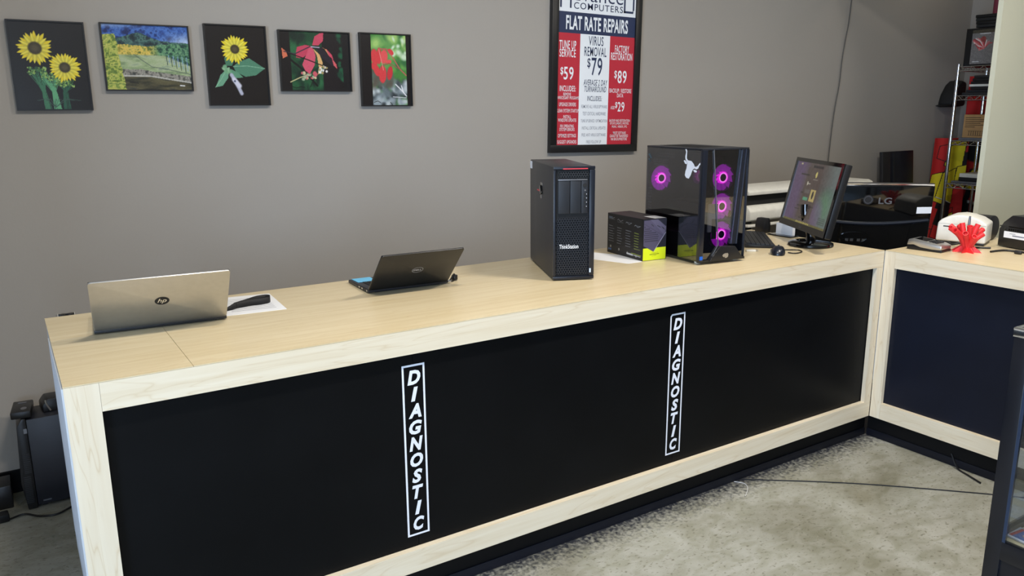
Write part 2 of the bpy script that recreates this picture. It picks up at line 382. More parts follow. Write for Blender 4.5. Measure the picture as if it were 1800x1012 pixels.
st('shade_wall_left', bx(-1.15, -1.05, -.45, RY1, 0, RZ), 'wall_paint')  # unseen stub wall, added to keep window light off the back-left wall

# ceiling light row (long LED fixtures parallel to the counter), each with its own lamp
def ceiling_light(x, y, power, label):
    t = thing('ceiling_light', label, 'light', (x, y, RZ), group='short linear ceiling lights over the counter')
    build('housing', MB().prism([(-.11, 0), (.11, 0), (.09, -.05), (-.09, -.05)], -.27, .27, 'x'), 'white_plastic', t)
    build('diffuser', bx(-.25, .25, -.085, .085, -.065, -.051), mat('lamp_glow', (255, 246, 230), .5, emit=(255, 240, 215), es=6), t)
    l = area('lamp', (0, 0, -.08), (0, 0, 0), .5, .18, power, (1., .93, .84)); l.parent = t
ceiling_light(.7, -1.0, 52, 'white ceiling light above the left end of the counter')
ceiling_light(2.65, -1.05, 69, 'white ceiling light above the middle of the counter')
ceiling_light(4.6, -1.05, 22, 'white ceiling light above the shorter counter')
ceiling_light(6.1, 1.12, 2, 'added white ceiling light brightening the rack behind the partition')  # extra lamp out of view, added to brighten the shaded rack

# ------------------------------------------------------------------ counters
H, L, D = .93615, 3.3716, .7917
ZF, ZR, ZB, REC = .857, .192, .114, .023
def decal(parent, x, z0, z1, w, y, notch=False):
    b = MB(); t = .0065; o = (x, x+w, z0, z1)
    a = .008 if notch else 0
    outer = [(x, z0), (x+w, z0), (x+w, z1), (x+a, z1), (x, z1-a)] if notch else [(x, z0), (x+w, z0), (x+w, z1), (x, z1)]
    inner = [(x+t, z0+t), (x+w-t, z0+t), (x+w-t, z1-t), (x+t+a*.6, z1-t), (x+t, z1-t-a*.6)] if notch else [(x+t, z0+t), (x+w-t, z0+t), (x+w-t, z1-t), (x+t, z1-t)]
    n = len(outer); v = [(p[0], y, p[1]) for p in outer+inner]
    b.add(v, [(i, (i+1) % n, (i+1) % n+n, i+n) for i in range(n)])
    build('sign_border', b, 'white_vinyl', parent)
    tx = MB(); ch = (z1-z0-.028)/10
    for i, c in enumerate('DIAGNOSTIC'):
        cz = z1-.015-ch*(i+.5); hh = ch*.85
        ww = {'I': .023, 'T': .036, 'C': .036, 'S': .034, 'D': .042, 'A': .042, 'G': .042, 'N': .044, 'O': .042}[c]
        tx.add(*text_geo(c, ww*1.08, hh, bold=.045, shear=.22, cx=x+w*.52, cz=cz, y=y))
    build('sign_lettering', tx, 'white_vinyl', parent)
def counter(name, label, loc, rz, length, depth, sl, sr, seam, joints, signs, panel_mat='laminate_black', k0=.02):
    t = thing(name, label, 'counter', loc, rz)
    xs = [0]+seam+[length]; zt = H-.0032
    for a, b in zip(xs, xs[1:]): build('top_panel', bx(a+(.0006 if a else 0), b-.0006, 0, depth, zt+.0006, H), 'maple_top', t)
    build('top_core', bx(.004, length-.004, .02, depth-.002, H-.03, zt), 'maple_board', t)
    build('fascia', bx(sl+.0006, length, 0, .02, ZF, zt), 'maple_board', t)
    build('stile', bx(0, sl, 0, .02, ZB, zt), 'maple_upright', t)
    build('stile', bx(length-sr, length, 0, .02, ZR, ZF-.0006), 'maple_upright', t)
    build('bottom_rail', bx(sl+.0006, length, 0, .02, ZB, ZR), 'maple_board', t)
    build('rail_ledge', bx(sl+.0006, length-sr, .02, REC+.002, ZR-.02, ZR), 'maple_board', t)
    js = [sl-.01]+joints+[length-sr+.01]; ps = []
    for a, b in zip(js, js[1:]):
        ps.append(build('front_panel', bx(a+.0007, b-.0007, REC, REC+.012, ZR-.03, ZF+.02), panel_mat, t))
    for x, w, nt in signs: decal(ps[0], x, .2316, .816, w, REC-.0008, nt)
    build('end_panel', bx(.002, .02, .021, depth-.002, ZB, H-.031), 'cream_side', t)
    build('end_trim', bx(-.004, .0015, .003, depth-.25, .30, zt-.002), 'cream_side', t)
    build('end_panel', bx(length-.02, length-.002, REC+.013, depth-.002, ZB, H-.031), 'cream_side', t)
    build('shelf_board', bx(.021, length-.021, REC+.04, depth-.03, .45, .468), 'maple_board', t)
    build('toe_kick', bx(k0, length+.03, .036, .05, 0, ZB+.002), 'kick_black', t)
    build('base_strip', bx(k0, length+.028, .030, .036, 0, .037), 'base_rubber', t, bevel=.002)
    build('side_kick', bx(.02, .04, .05, depth-.05, 0, ZB), 'kick_black', t)
    build('back_kick', bx(.04, length-.02, depth-.07, depth-.05, 0, ZB), 'kick_black', t)
    return t
counter('service_counter', 'long maple service counter with black front panels lettered DIAGNOSTIC twice', (0, 0, 0), 0, L, D, .0786, .0466, [.3034], [.9470, 2.079], [(.9084, .0785, False), (2.0403, .0785, True)])
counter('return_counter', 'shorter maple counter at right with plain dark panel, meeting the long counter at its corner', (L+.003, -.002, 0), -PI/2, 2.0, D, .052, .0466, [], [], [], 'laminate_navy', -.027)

# ------------------------------------------------------------------ framed photographs
def picture(label, x0, x1, z0, z1, cv):
    w, h = x1-x0, z1-z0; t = thing('framed_photo', label, 'picture', (x0, RY1-.022, z0), group='framed photographs in a row on the wall')
    f = .0055; mb = MB()
    for a in ((0, w, 0, f), (0, w, h-f, h), (0, f, f, h-f), (w-f, w, f, h-f)): mb.box(a[0], a[1], 0, .021, a[2], a[3])
    build('frame', mb, 'black_plastic', t)
    build('backing', bx(f, w-f, .007, .02, f, h-f), 'black_matte', t)
    cv.mesh('photograph', 'photo_print', t, (f, .006, f))
def sunflower(c, u, v, r, disc, n, off=0):
    for k in range(n):
        a = 2*PI*k/n+off+c.rng.uniform(-.08, .08); c.petal(u, v, r*c.rng.uniform(.86, 1.05), r*.17, a, (250, 226, 48))
    for k in range(n):
        a = 2*PI*(k+.5)/n+off; c.petal(u, v, r*.90, r*.14, a, (255, 240, 84))
    c.ell(u, v, disc, disc, 0, (62, 54, 34), .25); c.ell(u, v, disc*.55, disc*.55, 0, (84, 76, 52), .8)
w, h = .26, .338
c = Canvas(w, h, 150, (22, 18, 17))
for k in range(110):
    g = [(.32, .44), (.48, .38), (.66, .30)][k % 3]; e = (g[0]+c.rng.uniform(-.12, .12), g[1]+c.rng.uniform(-.05, .05)); b = (.4+.13*(k % 3)+c.rng.uniform(-.05, .05), .0)
    c.line([b, ((b[0]*.6+g[0]*.4), .2), e], .0036, [(60, 116, 84), (96, 164, 120), (40, 88, 66)][k % 3])
for g in ((.31, .43), (.48, .37), (.66, .29)): c.blobs(60, g[0]-.13, g[0]+.13, g[1]-.035, g[1]+.05, .013, [(120, 160, 80), (160, 192, 104), (70, 112, 60)])
for k in range(8): a = c.rng.uniform(-.3, .5); c.line([(.5, .02), (.5+a*.5, .12), (.5+a, .10)], .004, (60, 84, 74))
sunflower(c, .32, .70, .26, .093, 13); sunflower(c, .69, .485, .24, .078, 15, .2)
c.grain(6)
picture('framed photo of two yellow sunflowers on black with green stems, leftmost of the row', .026, .297, 1.597, 1.945, c)
w, h = .334, .262
c = Canvas(w, h, 200, (70, 108, 178)); u, v = c.u, c.v
c.fill(v > .6, [(24, 40, 92), (44, 78, 150), (74, 116, 190), (30, 52, 110)], c.fbm(12, 9), 2.4); c.put(np.clip((v-.93)*9*(1-u*1.6), 0, .8), (200, 214, 236))
hl = .72+.10*np.exp(-((u-.42)/.16)**2)+.06*(1-u)+.05*c.fbm(6, 2); c.fill(v < hl, [(26, 40, 46), (46, 72, 74), (86, 124, 112), (34, 50, 56)], c.fbm(14, 10), 2.4)
tl = .66+.05*c.fbm(10, 3)+.05*np.abs(u-.5); f1 = c.fbm(26, 18)
c.fill(v < tl, [(96, 110, 50), (190, 168, 70), (226, 196, 96), (130, 140, 66)], f1, 2.6)
m2 = np.clip((u-.52)*8, 0, 1)*(v < tl+.02); c.fill(m2, [(30, 62, 56), (70, 120, 86), (120, 164, 120), (44, 84, 70)], f1, 2.8)
fl = .555-.16*np.clip((u-.7)/.3, 0, 1); c.fill(np.clip((fl-v)*40, 0, 1), [(120, 140, 104), (150, 168, 124), (172, 184, 146), (136, 152, 128)], c.fbm(5, 14), 2)
for k in range(10): x = .72+.027*k; c.line([(x, .55-.004*k), (x+.008, .40-.015*k+.04*(k % 2))], .0045, (130, 158, 196) if k % 2 else (40, 62, 66))
c.line([(.34, .55), (.42, .47), (.54, .36), (.7, .33), (1, .25)], .005, (90, 104, 92))
bk = .30-.10*np.clip((u-.4)/.6, 0, 1)+.03*c.fbm(8, 3); c.fill(v < bk, [(60, 62, 60), (120, 116, 108), (160, 156, 146), (86, 86, 78)], c.fbm(20, 16), 2.4)
wl = .215-.10*np.clip((u-.5)/.5, 0, 1); c.put((np.abs(v-wl) < .012)*.8, (196, 194, 186)); c.fill(v < wl-.01, [(46, 46, 36), (76, 72, 52), (98, 92, 64), (58, 60, 58)], c.fbm(3, 16), 2)
c.line([(.26, .12), (.36, .10)], .006, (30, 28, 22)); c.line([(.86, .07), (.91, .065)], .008, (222, 222, 222))
lt_ = .175+.05*(c.fbm(4, 8)-.5)-.05*np.clip((v-.5)/.5, -1, 1); c.fill((u < lt_)*(v < .84+.1*(c.fbm(6, 2)-.5)), [(92, 116, 50), (150, 168, 72), (200, 196, 100), (120, 142, 66)], c.fbm(24, 22), 2.8)
c.grain(9)
picture('framed landscape photo of a meadow with blue mountains and autumn trees', .354, .6995, 1.676, 1.949, c)
w, h = .26, .338
c = Canvas(w, h, 140, (24, 19, 18))
for pts, col in (([(.42, .49), (.52, .55), (.70, .60), (.86, .52), (.96, .47), (.80, .38), (.62, .36), (.46, .42)], (78, 128, 102)), ([(.30, .45), (.20, .38), (.10, .22), (.22, .24), (.32, .34), (.34, .42)], (104, 156, 126)), ([(.36, .46), (.50, .41), (.58, .35), (.46, .34), (.36, .40)], (90, 142, 112)), ([(.28, .60), (.34, .64), (.44, .56), (.40, .50), (.30, .50)], (70, 118, 92))):
    c.poly(pts, col)
c.line([(.42, .49), (.66, .50), (.96, .47)], .006, (130, 176, 146)); c.line([(.30, .44), (.2, .32), (.10, .22)], .005, (140, 184, 150))
c.blobs(14, .26, .36, .42, .49, .03, [(110, 160, 120), (140, 180, 140)])
c.line([(.38, .38), (.44, .30), (.53, .14)], .035, (176, 178, 196)); c.line([(.42, .32), (.50, .24)], .045, (206, 206, 220)); c.ell(.43, .30, .018, .018, 0, (70, 80, 110))
sunflower(c, .47, .71, .255, .075, 14)
c.grain(5)
picture('framed photo of a single yellow sunflower with a large green leaf', .7625, 1.033, 1.614, 1.964, c)
w, h = .334, .264
c = Canvas(w, h, 180, (20, 17, 18))
c.rect(.14, .62, 0, 1, (28, 66, 42)); c.blobs(60, .14, .6, .0, 1, .07, [(24, 54, 38), (36, 84, 52), (22, 40, 32), (44, 100, 62)], .9); c.rect(.60, .84, 0, 1, (26, 21, 24)); c.blobs(30, .84, .96, .2, 1, .035, [(30, 84, 56), (24, 60, 44)], .9)
c.rect(0, .14, 0, 1, (22, 18, 19)); c.rect(.9, 1, 0, 1, (20, 19, 22))
for pts, col in (([(.46, .78), (.50, .93), (.58, .99), (.63, 1.0), (.62, .86), (.55, .78)], (196, 70, 92)), ([(.22, .64), (.24, .74), (.36, .78), (.44, .76), (.38, .62), (.30, .55), (.22, .56)], (190, 64, 88)), ([(.42, .76), (.36, .60), (.30, .44), (.34, .34), (.40, .28), (.48, .44), (.50, .60), (.47, .72)], (206, 82, 104)), ([(.47, .72), (.52, .60), (.54, .40), (.52, .28), (.56, .30), (.60, .48), (.56, .62)], (216, 168, 110)), ([(.50, .76), (.60, .74), (.68, .62), (.78, .48), (.82, .40), (.72, .44), (.60, .56)], (38, 30, 40)), ([(.58, .76), (.64, .72), (.70, .60), (.74, .58), (.68, .70)], (214, 150, 100)), ([(.66, .72), (.74, .62), (.76, .54), (.70, .60)], (200, 70, 92)), ([(.74, .56), (.80, .46), (.81, .38), (.76, .44)], (206, 90, 96)), ([(.02, .72), (.08, .66), (.10, .58), (.03, .54)], (206, 110, 80))):
    c.poly(pts, col)
c.line([(.05, .66), (.2, .62), (.42, .75), (.56, .74)], .008, (60, 46, 60)); c.line([(.14, .52), (.3, .36), (.42, .2), (.5, .08)], .016, (18, 14, 16)); c.line([(.1, .64), (.4, .52), (.62, .42)], .008, (24, 18, 20)); c.line([(.44, .75), (.56, .745)], .006, (200, 190, 210))
c.line([(.12, .14), (.26, .22), (.36, .26)], .008, (190, 180, 130)); c.blobs(24, .28, .5, .18, .3, .022, [(210, 190, 150), (200, 90, 100), (160, 170, 140)]); c.blobs(16, .54, .66, .3, .42, .018, [(230, 225, 220), (170, 150, 100)])
c.line([(.46, .2), (.4, .06)], .006, (20, 20, 18)); c.line([(.14, .06), (.2, .04), (.26, .06), (.32, .05)], .005, (10, 10, 10)); c.grain(7)
picture('framed landscape photo of dark red leaves on a black branch', 1.0885, 1.4345, 1.678, 1.9535, c)
w, h = .262, .338
c = Canvas(w, h, 150, (20, 17, 18))
c.rect(.2, .92, 0, 1, (70, 128, 60)); c.blobs(90, .2, .92, .5, 1, .09, [(70, 130, 60), (120, 176, 76), (52, 104, 60), (160, 196, 110), (96, 150, 80)], 1.2); c.blobs(12, .6, .92, .6, .95, .05, [(200, 220, 190), (180, 205, 140)], 1.2)
c.blobs(80, .2, .92, .0, .38, .07, [(100, 112, 116), (140, 152, 158), (66, 74, 78), (180, 188, 190), (50, 56, 60)], 1.2); c.blobs(20, .2, .6, .3, .5, .08, [(86, 104, 92), (90, 84, 74)], 1.2)
for p in ((.27, .68, .075, .15, .1), (.36, .70, .05, .15, -.05), (.46, .69, .075, .13, -.1), (.30, .50, .06, .12, .35), (.42, .44, .075, .16, -.05), (.57, .46, .055, .13, -.2), (.24, .55, .05, .07, .5), (.60, .76, .045, .07, .8), (.55, .62, .06, .04, .2)):
    c.ell(p[0], p[1], p[2], p[3], p[4], [(210, 62, 66), (222, 84, 84), (196, 52, 58)][int(p[0]*100) % 3], .2)
c.line([(.36, .8), (.52, .8), (.66, .66), (.78, .52), (.91, .43)], .011, (188, 90, 88)); c.line([(.40, .56), (.56, .6), (.78, .52)], .008, (150, 76, 70)); c.line([(.36, .79), (.44, .5)], .006, (230, 150, 140))
c.line([(.68, .3), (.82, .2), (.9, .13)], .012, (220, 220, 222)); c.line([(.8, .28), (.84, .18)], .01, (230, 230, 232)); c.line([(.62, .12), (.9, .105)], .008, (200, 202, 204)); c.line([(.56, .04), (.60, 0)], .008, (20, 20, 20)); c.line([(.22, .04), (.3, .06), (.36, .035)], .006, (20, 20, 20))
c.rect(0, .2, 0, 1, (24, 20, 21)); c.rect(.92, 1, 0, 1, (22, 19, 20)); c.grain(6)
picture('framed upright photo of bright red leaves between black bars, nearest the price poster', 1.484, 1.7575, 1.608, 1.958, c)

# ------------------------------------------------------------------ price poster
pw, ph = .655, .965
po = thing('price_poster', 'large black-framed price poster reading FLAT RATE REPAIRS in red, white and navy', 'poster', (2.611, RY1-.032, 1.342), rot=(0, math.radians(1.0), 0))
mb = MB(); f = .044
for a in ((0, pw, 0, f), (0, pw, ph-f, ph), (0, f, f, ph-f), (pw-f, pw, f, ph-f)): mb.box(a[0], a[1], 0, .031, a[2], a[3])
build('frame', mb, 'black_plastic', po, bevel=.0015)
P0, P1, Q0, Q1 = f, pw-f, f, ph-f           # printed sheet
def U(zx, zy):       # poster position of a spot measured on the sheet: fraction of the sheet width / height
    return P0+(P1-P0)*zx, zy
zb1, zb0 = .783, .668                        # navy band top / bottom (local z)
x1, x2 = P0+(P1-P0)*.282, P0+(P1-P0)*.668
build('backing', bx(P0-.002, P1+.002, .012, .03, Q0-.002, Q1+.002), 'black_matte', po)
def panel(nm, a, b, q, r, m): build(nm, MB().add([(a, .011, q), (b, .011, q), (b, .011, r), (a, .011, r)], [(0, 1, 2, 3)]), m, po)
panel('logo_field', P0, P1, zb1, Q1, 'poster_white'); panel('title_band', P0, P1, zb0, zb1, 'navy_print')
panel('price_column', P0, x1, Q0, zb0, 'poster_red'); panel('price_column', x1, x2, Q0, zb0, 'poster_white'); panel('price_column', x2, P1, Q0, zb0, 'poster_red')
# rows are given as measured on the photograph crop: (words, centre x, centre y, width, cap height)
def sheet(zx, zy):
    l = 156-(zy-205)/690*26; r_ = 627-(zy-232)/660*40
    fx = (zx-l)/(r_-l); t = 205+27*fx; b = 897-5*fx
    return P0+(P1-P0)*fx, zb0-(zb0-Q0)*(zy-t)/(b-t)
K = (P1-P0)/470.
TW = [('TUNE UP', 213, 280, 98, 38), ('SERVICE', 211, 330, 95, 35), ('59', 214, 452, 58, 58), ('$', 175, 440, 17, 38), ('INCLUDES:', 207, 545, 95, 26), ('REMOVE', 203, 580, 45, 14), ('UNNECESSARY PROGRAMS', 206, 602, 132, 14), ('UPGRADE DRIVERS', 204, 643, 100, 17), ('CLEAN SYSTEM STARTUP', 203, 682, 132, 16), ('INSTALL', 200, 719, 45, 14), ('WINDOWS UPDATES', 200, 741, 108, 15), ('FIX OPERATING', 198, 778, 80, 14), ('SYSTEM ERRORS', 198, 799, 90, 14), ('OPTIMIZE SETTINGS', 197, 838, 108, 16), ('SUGGEST UPGRADES', 195, 877, 115, 16),
      ('FACTORY', 544, 302, 90, 34), ('RESTORATION', 541, 347, 136, 34), ('89', 541, 472, 58, 60), ('$', 500, 458, 17, 40), ('BACKUP / RESTORE', 529, 557, 140, 20), ('DATA', 526, 586, 40, 18), ('ADD', 477, 662, 26, 15), ('29', 530, 657, 44, 46), ('$', 500, 647, 14, 32), ('BACKUP AND RESTORATION', 520, 743, 132, 12), ('OF DOCUMENTS, PHOTOS,', 518, 762, 122, 12), ('MUSIC, VIDEOS, ETC', 518, 782, 98, 12), ('*MOST SOFTWARE', 516, 820, 85, 13), ('CANNOT BE TRANSFERRED', 513, 840, 118, 13), ('VIA BACKUP/RESTORE', 512, 860, 105, 13)]
TN = [('VIRUS', 383, 255, 90, 42, 0), ('REMOVAL', 378, 320, 135, 42, 0), ('79', 384, 410, 66, 82, 0), ('$', 336, 390, 20, 48, 0), ('AVERAGE 2 DAY', 374, 508, 148, 27, .25), ('TURNAROUND', 372, 548, 135, 27, .25), ('INCLUDES:', 366, 606, 90, 23, 0)]
TG = [('REMOVE ALL VIRUS/SPYWARE', 364, 656, 160, 15), ('TEST CRITICAL HARDWARE', 362, 700, 142, 16), ('TUNE UP SERVICE / OPTIMIZATION', 360, 745, 162, 14), ('INSTALL CRITICAL UPDATES', 358, 790, 148, 14), ('FREE ANTI VIRUS SOFTWARE', 356, 833, 150, 14), ('FREE FOLLOW UP', 355, 877, 92, 14)]
def letters(rows, m, bold):
    for r_ in rows:
        b = MB(); x, z = sheet(r_[1], r_[2]); b.add(*text_geo(r_[0], r_[3]*K, r_[4]*K*1.03, bold=bold if r_[4] > 20 else bold*.5, space=1.1, shear=r_[5] if len(r_) > 5 else 0, cx=x, cz=z, y=.0104))
        build('text_line', b, m, po)
letters(TW, 'poster_white', .012); letters(TN, 'navy_print', .008); letters(TG, 'grey_print', .004)
b = MB(); b.add(*text_geo('FLAT RATE REPAIRS', .455, .078, bold=.028, space=1.08, cx=(P0+P1)/2, cz=(zb0+zb1)/2, y=.0104)); build('title_lettering', b, 'poster_white', po)
b = MB(); b.add(*text_geo('COMPUTERS', .36, .036, bold=.005, space=1.15, cx=(P0+P1)/2+.005, cz=zb1+.036, y=.0104))
b.add(*text_geo('dvance', .37, .085, bold=-.005, cx=(P0+P1)/2, cz=zb1+.105, y=.0104))
for sx in (0, 1):      # the tall outer letters A and D, drawn as wide strokes
    xx = P0+.012 if not sx else P1-.012; d = 1 if not sx else -1
    if not sx:
        for q in (xx, xx+.068): b.add([(q, .0104, zb1+.02), (q+.012, .0104, zb1+.02), (q+.012, .0104, zb1+.135), (q, .0104, zb1+.135)], [(0, 1, 2, 3)])
        for q in (.073, .123): b.add([(xx, .0104, zb1+q), (xx+.08, .0104, zb1+q), (xx+.08, .0104, zb1+q+.012), (xx, .0104, zb1+q+.012)], [(0, 1, 2, 3)])
    else:
        b.add([(xx-.08, .0104, zb1+.02), (xx-.068, .0104, zb1+.02), (xx-.068, .0104, zb1+.135), (xx-.08, .0104, zb1+.135)], [(0, 1, 2, 3)])
        b.add([(xx-.012, .0104, zb1+.03), (xx, .0104, zb1+.04), (xx, .0104, zb1+.115), (xx-.012, .0104, zb1+.125)], [(0, 1, 2, 3)])
        for q in (.02, .123): b.add([(xx-.08, .0104, zb1+q), (xx-.008, .0104, zb1+q), (xx-.004, .0104, zb1+q+.012), (xx-.08, .0104, zb1+q+.012)], [(0, 1, 2, 3)])
build('logo_lettering', b, 'navy_print', po)

# ------------------------------------------------------------------ laptops
def laptop(name, label, x, y, yaw, w, dp, ln, lean, lidmat, basemat):
    t = thing(name, label, 'laptop', (x, y, H), yaw)
    base = MB().prism([(0, .004), (dp, .002), (dp, .010), (dp-.006, .0135), (.004, .0185), (0, .014)], 0, w, 'x')
    build('base', base, basemat, t, bevel=.0015)
    build('foot', bx(.03, w-.03, .012, .022, 0, .004), 'black_matte', t); build('foot', bx(.03, w-.03, dp-.03, dp-.02, 0, .003), 'black_matte', t)
    kb = MB(); sl = -.005/(dp-.01)
    nx, ny = 15, 5; kw = (w-.05)/nx; kd = (dp*.48)/ny
    for i in range(nx):
        for j in range(ny):
            yy = .028+j*kd; zz = .0185+sl*yy; kb.box(.025+i*kw+.0012, .025+(i+1)*kw-.0012, yy+.0012, yy+kd-.0012, zz-.001, zz+.0016)
    build('keys', kb, 'black_matte', t, kind='stuff')
    yy = dp*.66; build('touchpad', bx(w*.36, w*.64, yy, yy+dp*.26, .0185+sl*yy-.004, .0187+sl*yy), 'charcoal', t)
    build('hinge', MB().cyl((w*.08, .004, .016), .005, w*.84, 'x', 12), 'black_plastic', t, smooth=True)
    # lid frame: local x along the hinge, local z up the lid, outer face towards -y; leans back over the hinge
    M = Matrix.Translation((0, .004, .013)) @ Matrix.Rotation(lean, 4, 'X')
    R = .009; arc = lambda cx, cz, a: [(cx+R*math.cos(a+i*PI/8), cz+R*math.sin(a+i*PI/8)) for i in range(5)]
    lid = MB().prism(arc(R, R, PI)+arc(w-R, R, -PI/2)+arc(w-R, ln-R, 0)+arc(R, ln-R, PI/2), -.004, .002, 'y'); lo = build('lid', lid, lidmat, t, bevel=.0015, mtx=M)
    build('screen_bezel', bx(.002, w-.002, .002, .0035, .004, ln-.003), 'black_matte', lo)
    build('display', bx(.012, w-.012, .0035, .0039, .018, ln-.012), 'black_gloss', lo)
    return t, lo, M
def ellipse_pts(cx, cz, rx, rz, n=32): return [(cx+rx*math.cos(2*PI*i/n), cz+rz*math.sin(2*PI*i/n)) for i in range(n)]
LEANH = math.radians(43.5)
t, lo, M = laptop('silver_laptop', 'silver laptop with round black lid logo, open at the left end of the counter', .1155, .474, -.085, .38, .25, .249, LEANH, 'aluminium', 'charcoal')
b = MB(); flat_poly(b, ellipse_pts(.19, .128, .0205, .0205), -.0043); build('logo_disc', b, 'black_matte', lo)
b = MB(); b.add(*text_geo('hp', .026, .026, bold=.01, shear=.3, cx=.19, cz=.127, y=-.0046)); build('logo_lettering', b, 'chrome', lo)
t, lo, M = laptop('black_laptop', 'black laptop with oval outline lid logo, open in the middle of the counter', 1.014, .522, -.045, .32, .222, .216, math.radians(45.6), 'black_plastic', 'dark_metal')
b = MB(); n = 40; o_, i_ = ellipse_pts(.165, .107, .0215, .0165, n), ellipse_pts(.165, .107, .0202, .0152, n)
b.add([(p[0], -.0043, p[1]) for p in o_+i_], [(k, (k+1) % n, (k+1) % n+n, k+n) for k in range(n)]); b.add(*text_geo('DELL', .031, .0095, bold=.02, cx=.165, cz=.107, y=-.0043)); build('logo', b, mat('logo_silver', (170, 170, 172), .5, var=0), lo)
build('usb_port', bx(-.0004, .0005, .06, .073, .006, .011), 'chrome', t); build('usb_port', bx(-.0004, .0005, .09, .103, .006, .011), 'chrome', t); build('charging_jack', bx(-.0004, .0005, .012, .02, .006, .012), 'chrome', t)
o = build('blue_note', MB().box(.01, .085, .135, .218, .0002, .0007), 'blue_note', None, (1.014, .522, H+.0193), (-.0236, 0, -.045)); tag(o, 'light blue sticky note lying on the palm rest of the black laptop', 'note')
b = MB().tube([(1.337, .512, H+.010), (1.352, .52, H+.012), (1.375, .535, H+.028), (1.392, .56, H+.02), (1.385, .545, H+.006), (1.36, .53, H+.004), (1.345, .55, H+.004)], .0032, 8)
cb = build('charging_cable', b, 'black_plastic', None, smooth=True); tag(cb, 'short black charging cable looping at the right side of the black laptop', 'cable')
build('plug', MB().cyl((1.386, .548, H+.003), .012, .02, 'z', 14), 'black_plastic', cb, bevel=.003); build('plug_tip', MB().cyl((1.3355, .5105, H+.0095), .0042, .013, 'x', 12), 'chrome', cb)

# paper and strap beside the silver laptop
def paper(label, pts, lines=None):
    b = MB(); b.prism(pts, 0, .0006, 'z'); o = build('paper_sheet', b, 'paper_white', None, (0, 0, H)); tag(o, label, 'paper')
    if lines: build('printed_lines', lines, 'grey_print', o)
    return o
ln = MB(); A, B2, C2 = Vector((.53, .52, .0009)), Vector((.70, .495, .0009)), Vector((.71, .72, .0009))
for k in range(9):
    q = A.lerp(Vector((.55, .73, .0009)), (k+.5)/9.5); r_ = Vector((.675+.012*k/9, q.y-.02, .0009)); ln.add([q, r_, r_+Vector((0, .003, 0)), q+Vector((0, .003, 0))], [(0, 1, 2, 3)])
paper('white printed sheet under the black strap beside the silver laptop', [(.481, .487), (.697, .468), (.714, .735), (.50, .765)], ln)
ribbon = [(.512, .548), (.535, .556), (.565, .575), (.60, .598), (.635, .622), (.668, .628), (.682, .612), (.672, .588), (.645, .576), (.612, .578), (.582, .574), (.556, .566)]
P = spline([(p[0], p[1], 0) for p in ribbon], 6); b = MB(); v = []
for i, p in enumerate(P):
    hh = .022*min(1, .35+i/14.); v += [(p.x, p.y, H+.0012), (p.x, p.y, H+.0012+hh)]
b.add(v, [(2*i, 2*i+2, 2*i+3, 2*i+1) for i in range(len(P)-1)])
o = build('black_strap', b, 'black_matte', None, smooth=True); md = o.modifiers.new('thick', 'SOLIDIFY'); md.thickness = .0022; tag(o, 'black fabric strap folded into a loop on the printed sheet', 'strap')
build('strap_clip', bx(.503, .518, .541, .552, H+.0012, H+.026), 'black_plastic', o, bevel=.002)
paper('white sheet of paper between the black workstation tower and the component carton', [(2.105, .60), (2.172, .425), (2.25, .424), (2.30, .56), (2.215, .735)])

# ------------------------------------------------------------------ workstation tower
W_, D_, H_ = .163, .471, .441
t = thing('workstation_tower', 'black workstation tower with honeycomb front grille and red strip, alone by the poster', 'computer', (1.697, .319, H), -.402)
build('foot', bx(.01, .04, .05, .42, 0, .006), 'black_matte', t); build('foot', bx(W_-.04, W_-.01, .05, .42, 0, .006), 'black_matte', t)
ch = build('chassis', bx(.0, W_-.001, .016, D_, .005, H_), mat('tower_side', (40, 40, 43), .45), t, bevel=.006)
fr = MB(); s_ = .008
for a in ((0, W_, .004, .018), (0, W_, H_-.012, H_+.001), (0, s_+.002, .018, H_-.012), (W_-.022, W_, .018, H_-.012)): fr.box(a[0], a[1], 0, .017, a[2], a[3])
build('bezel_frame', fr, 'dark_blue_black', t, bevel=.003)
build('bezel_back', bx(s_, W_-.02, .012, .018, .016, H_-.01), 'black_matte', t)
build('red_strip', bx(.036, W_-.03, -.0012, .003, H_-.0105, H_-.0065), mat('red_glow', (200, 60, 70), .4), t)
def honey(mb, x0, x1, z0, z1, y0, r, wall):
    dx = r*math.sqrt(3); j = 0; z = z0+r
    while z < z1-r*.6:
        x = x0+dx/2+(dx/2 if j % 2 else 0)
        while x < x1-dx*.4:
            vo = [(x+r*math.cos(PI/6+k*PI/3), y0, z+r*math.sin(PI/6+k*PI/3)) for k in range(6)]; ri = r-wall
            vi = [(x+ri*math.cos(PI/6+k*PI/3), y0, z+ri*math.sin(PI/6+k*PI/3)) for k in range(6)]; vb = [(p[0], y0+.004, p[2]) for p in vi]
            mb.add(vo+vi+vb, [(k, (k+1) % 6, (k+1) % 6+6, k+6) for k in range(6)]+[(k+6, (k+1) % 6+6, (k+1) % 6+12, k+12) for k in range(6)])
            x += dx
        z += 1.5*r; j += 1
g = MB(); honey(g, s_+.003, W_-.022, .020, .255, .0045, .0058, .0019); build('front_grille', g, mat('grille_grey', (40, 42, 48), .35, metal=.3), t, kind='stuff')
g = MB(); honey(g, s_+.012, W_-.022, H_-.045, H_-.014, .0045, .0056, .002); build('top_vent', g, 'charcoal', t, kind='stuff')
build('bay_ledge', bx(.018, W_-.03, .001, .012, H_-.053, H_-.048), 'grey_metal', t, bevel=.001)
for a, b_ in ((.019, .064), (.066, .108)): build('drive_bay_cover', bx(a, b_, .003, .013, .262, H_-.054), mat('bay_cover', (24, 28, 35), .5), t, bevel=.001)
pp = build('port_strip', bx(.110, W_-.028, .003, .013, .262, H_-.054), mat('port_strip', (26, 29, 36), .5), t, bevel=.001)
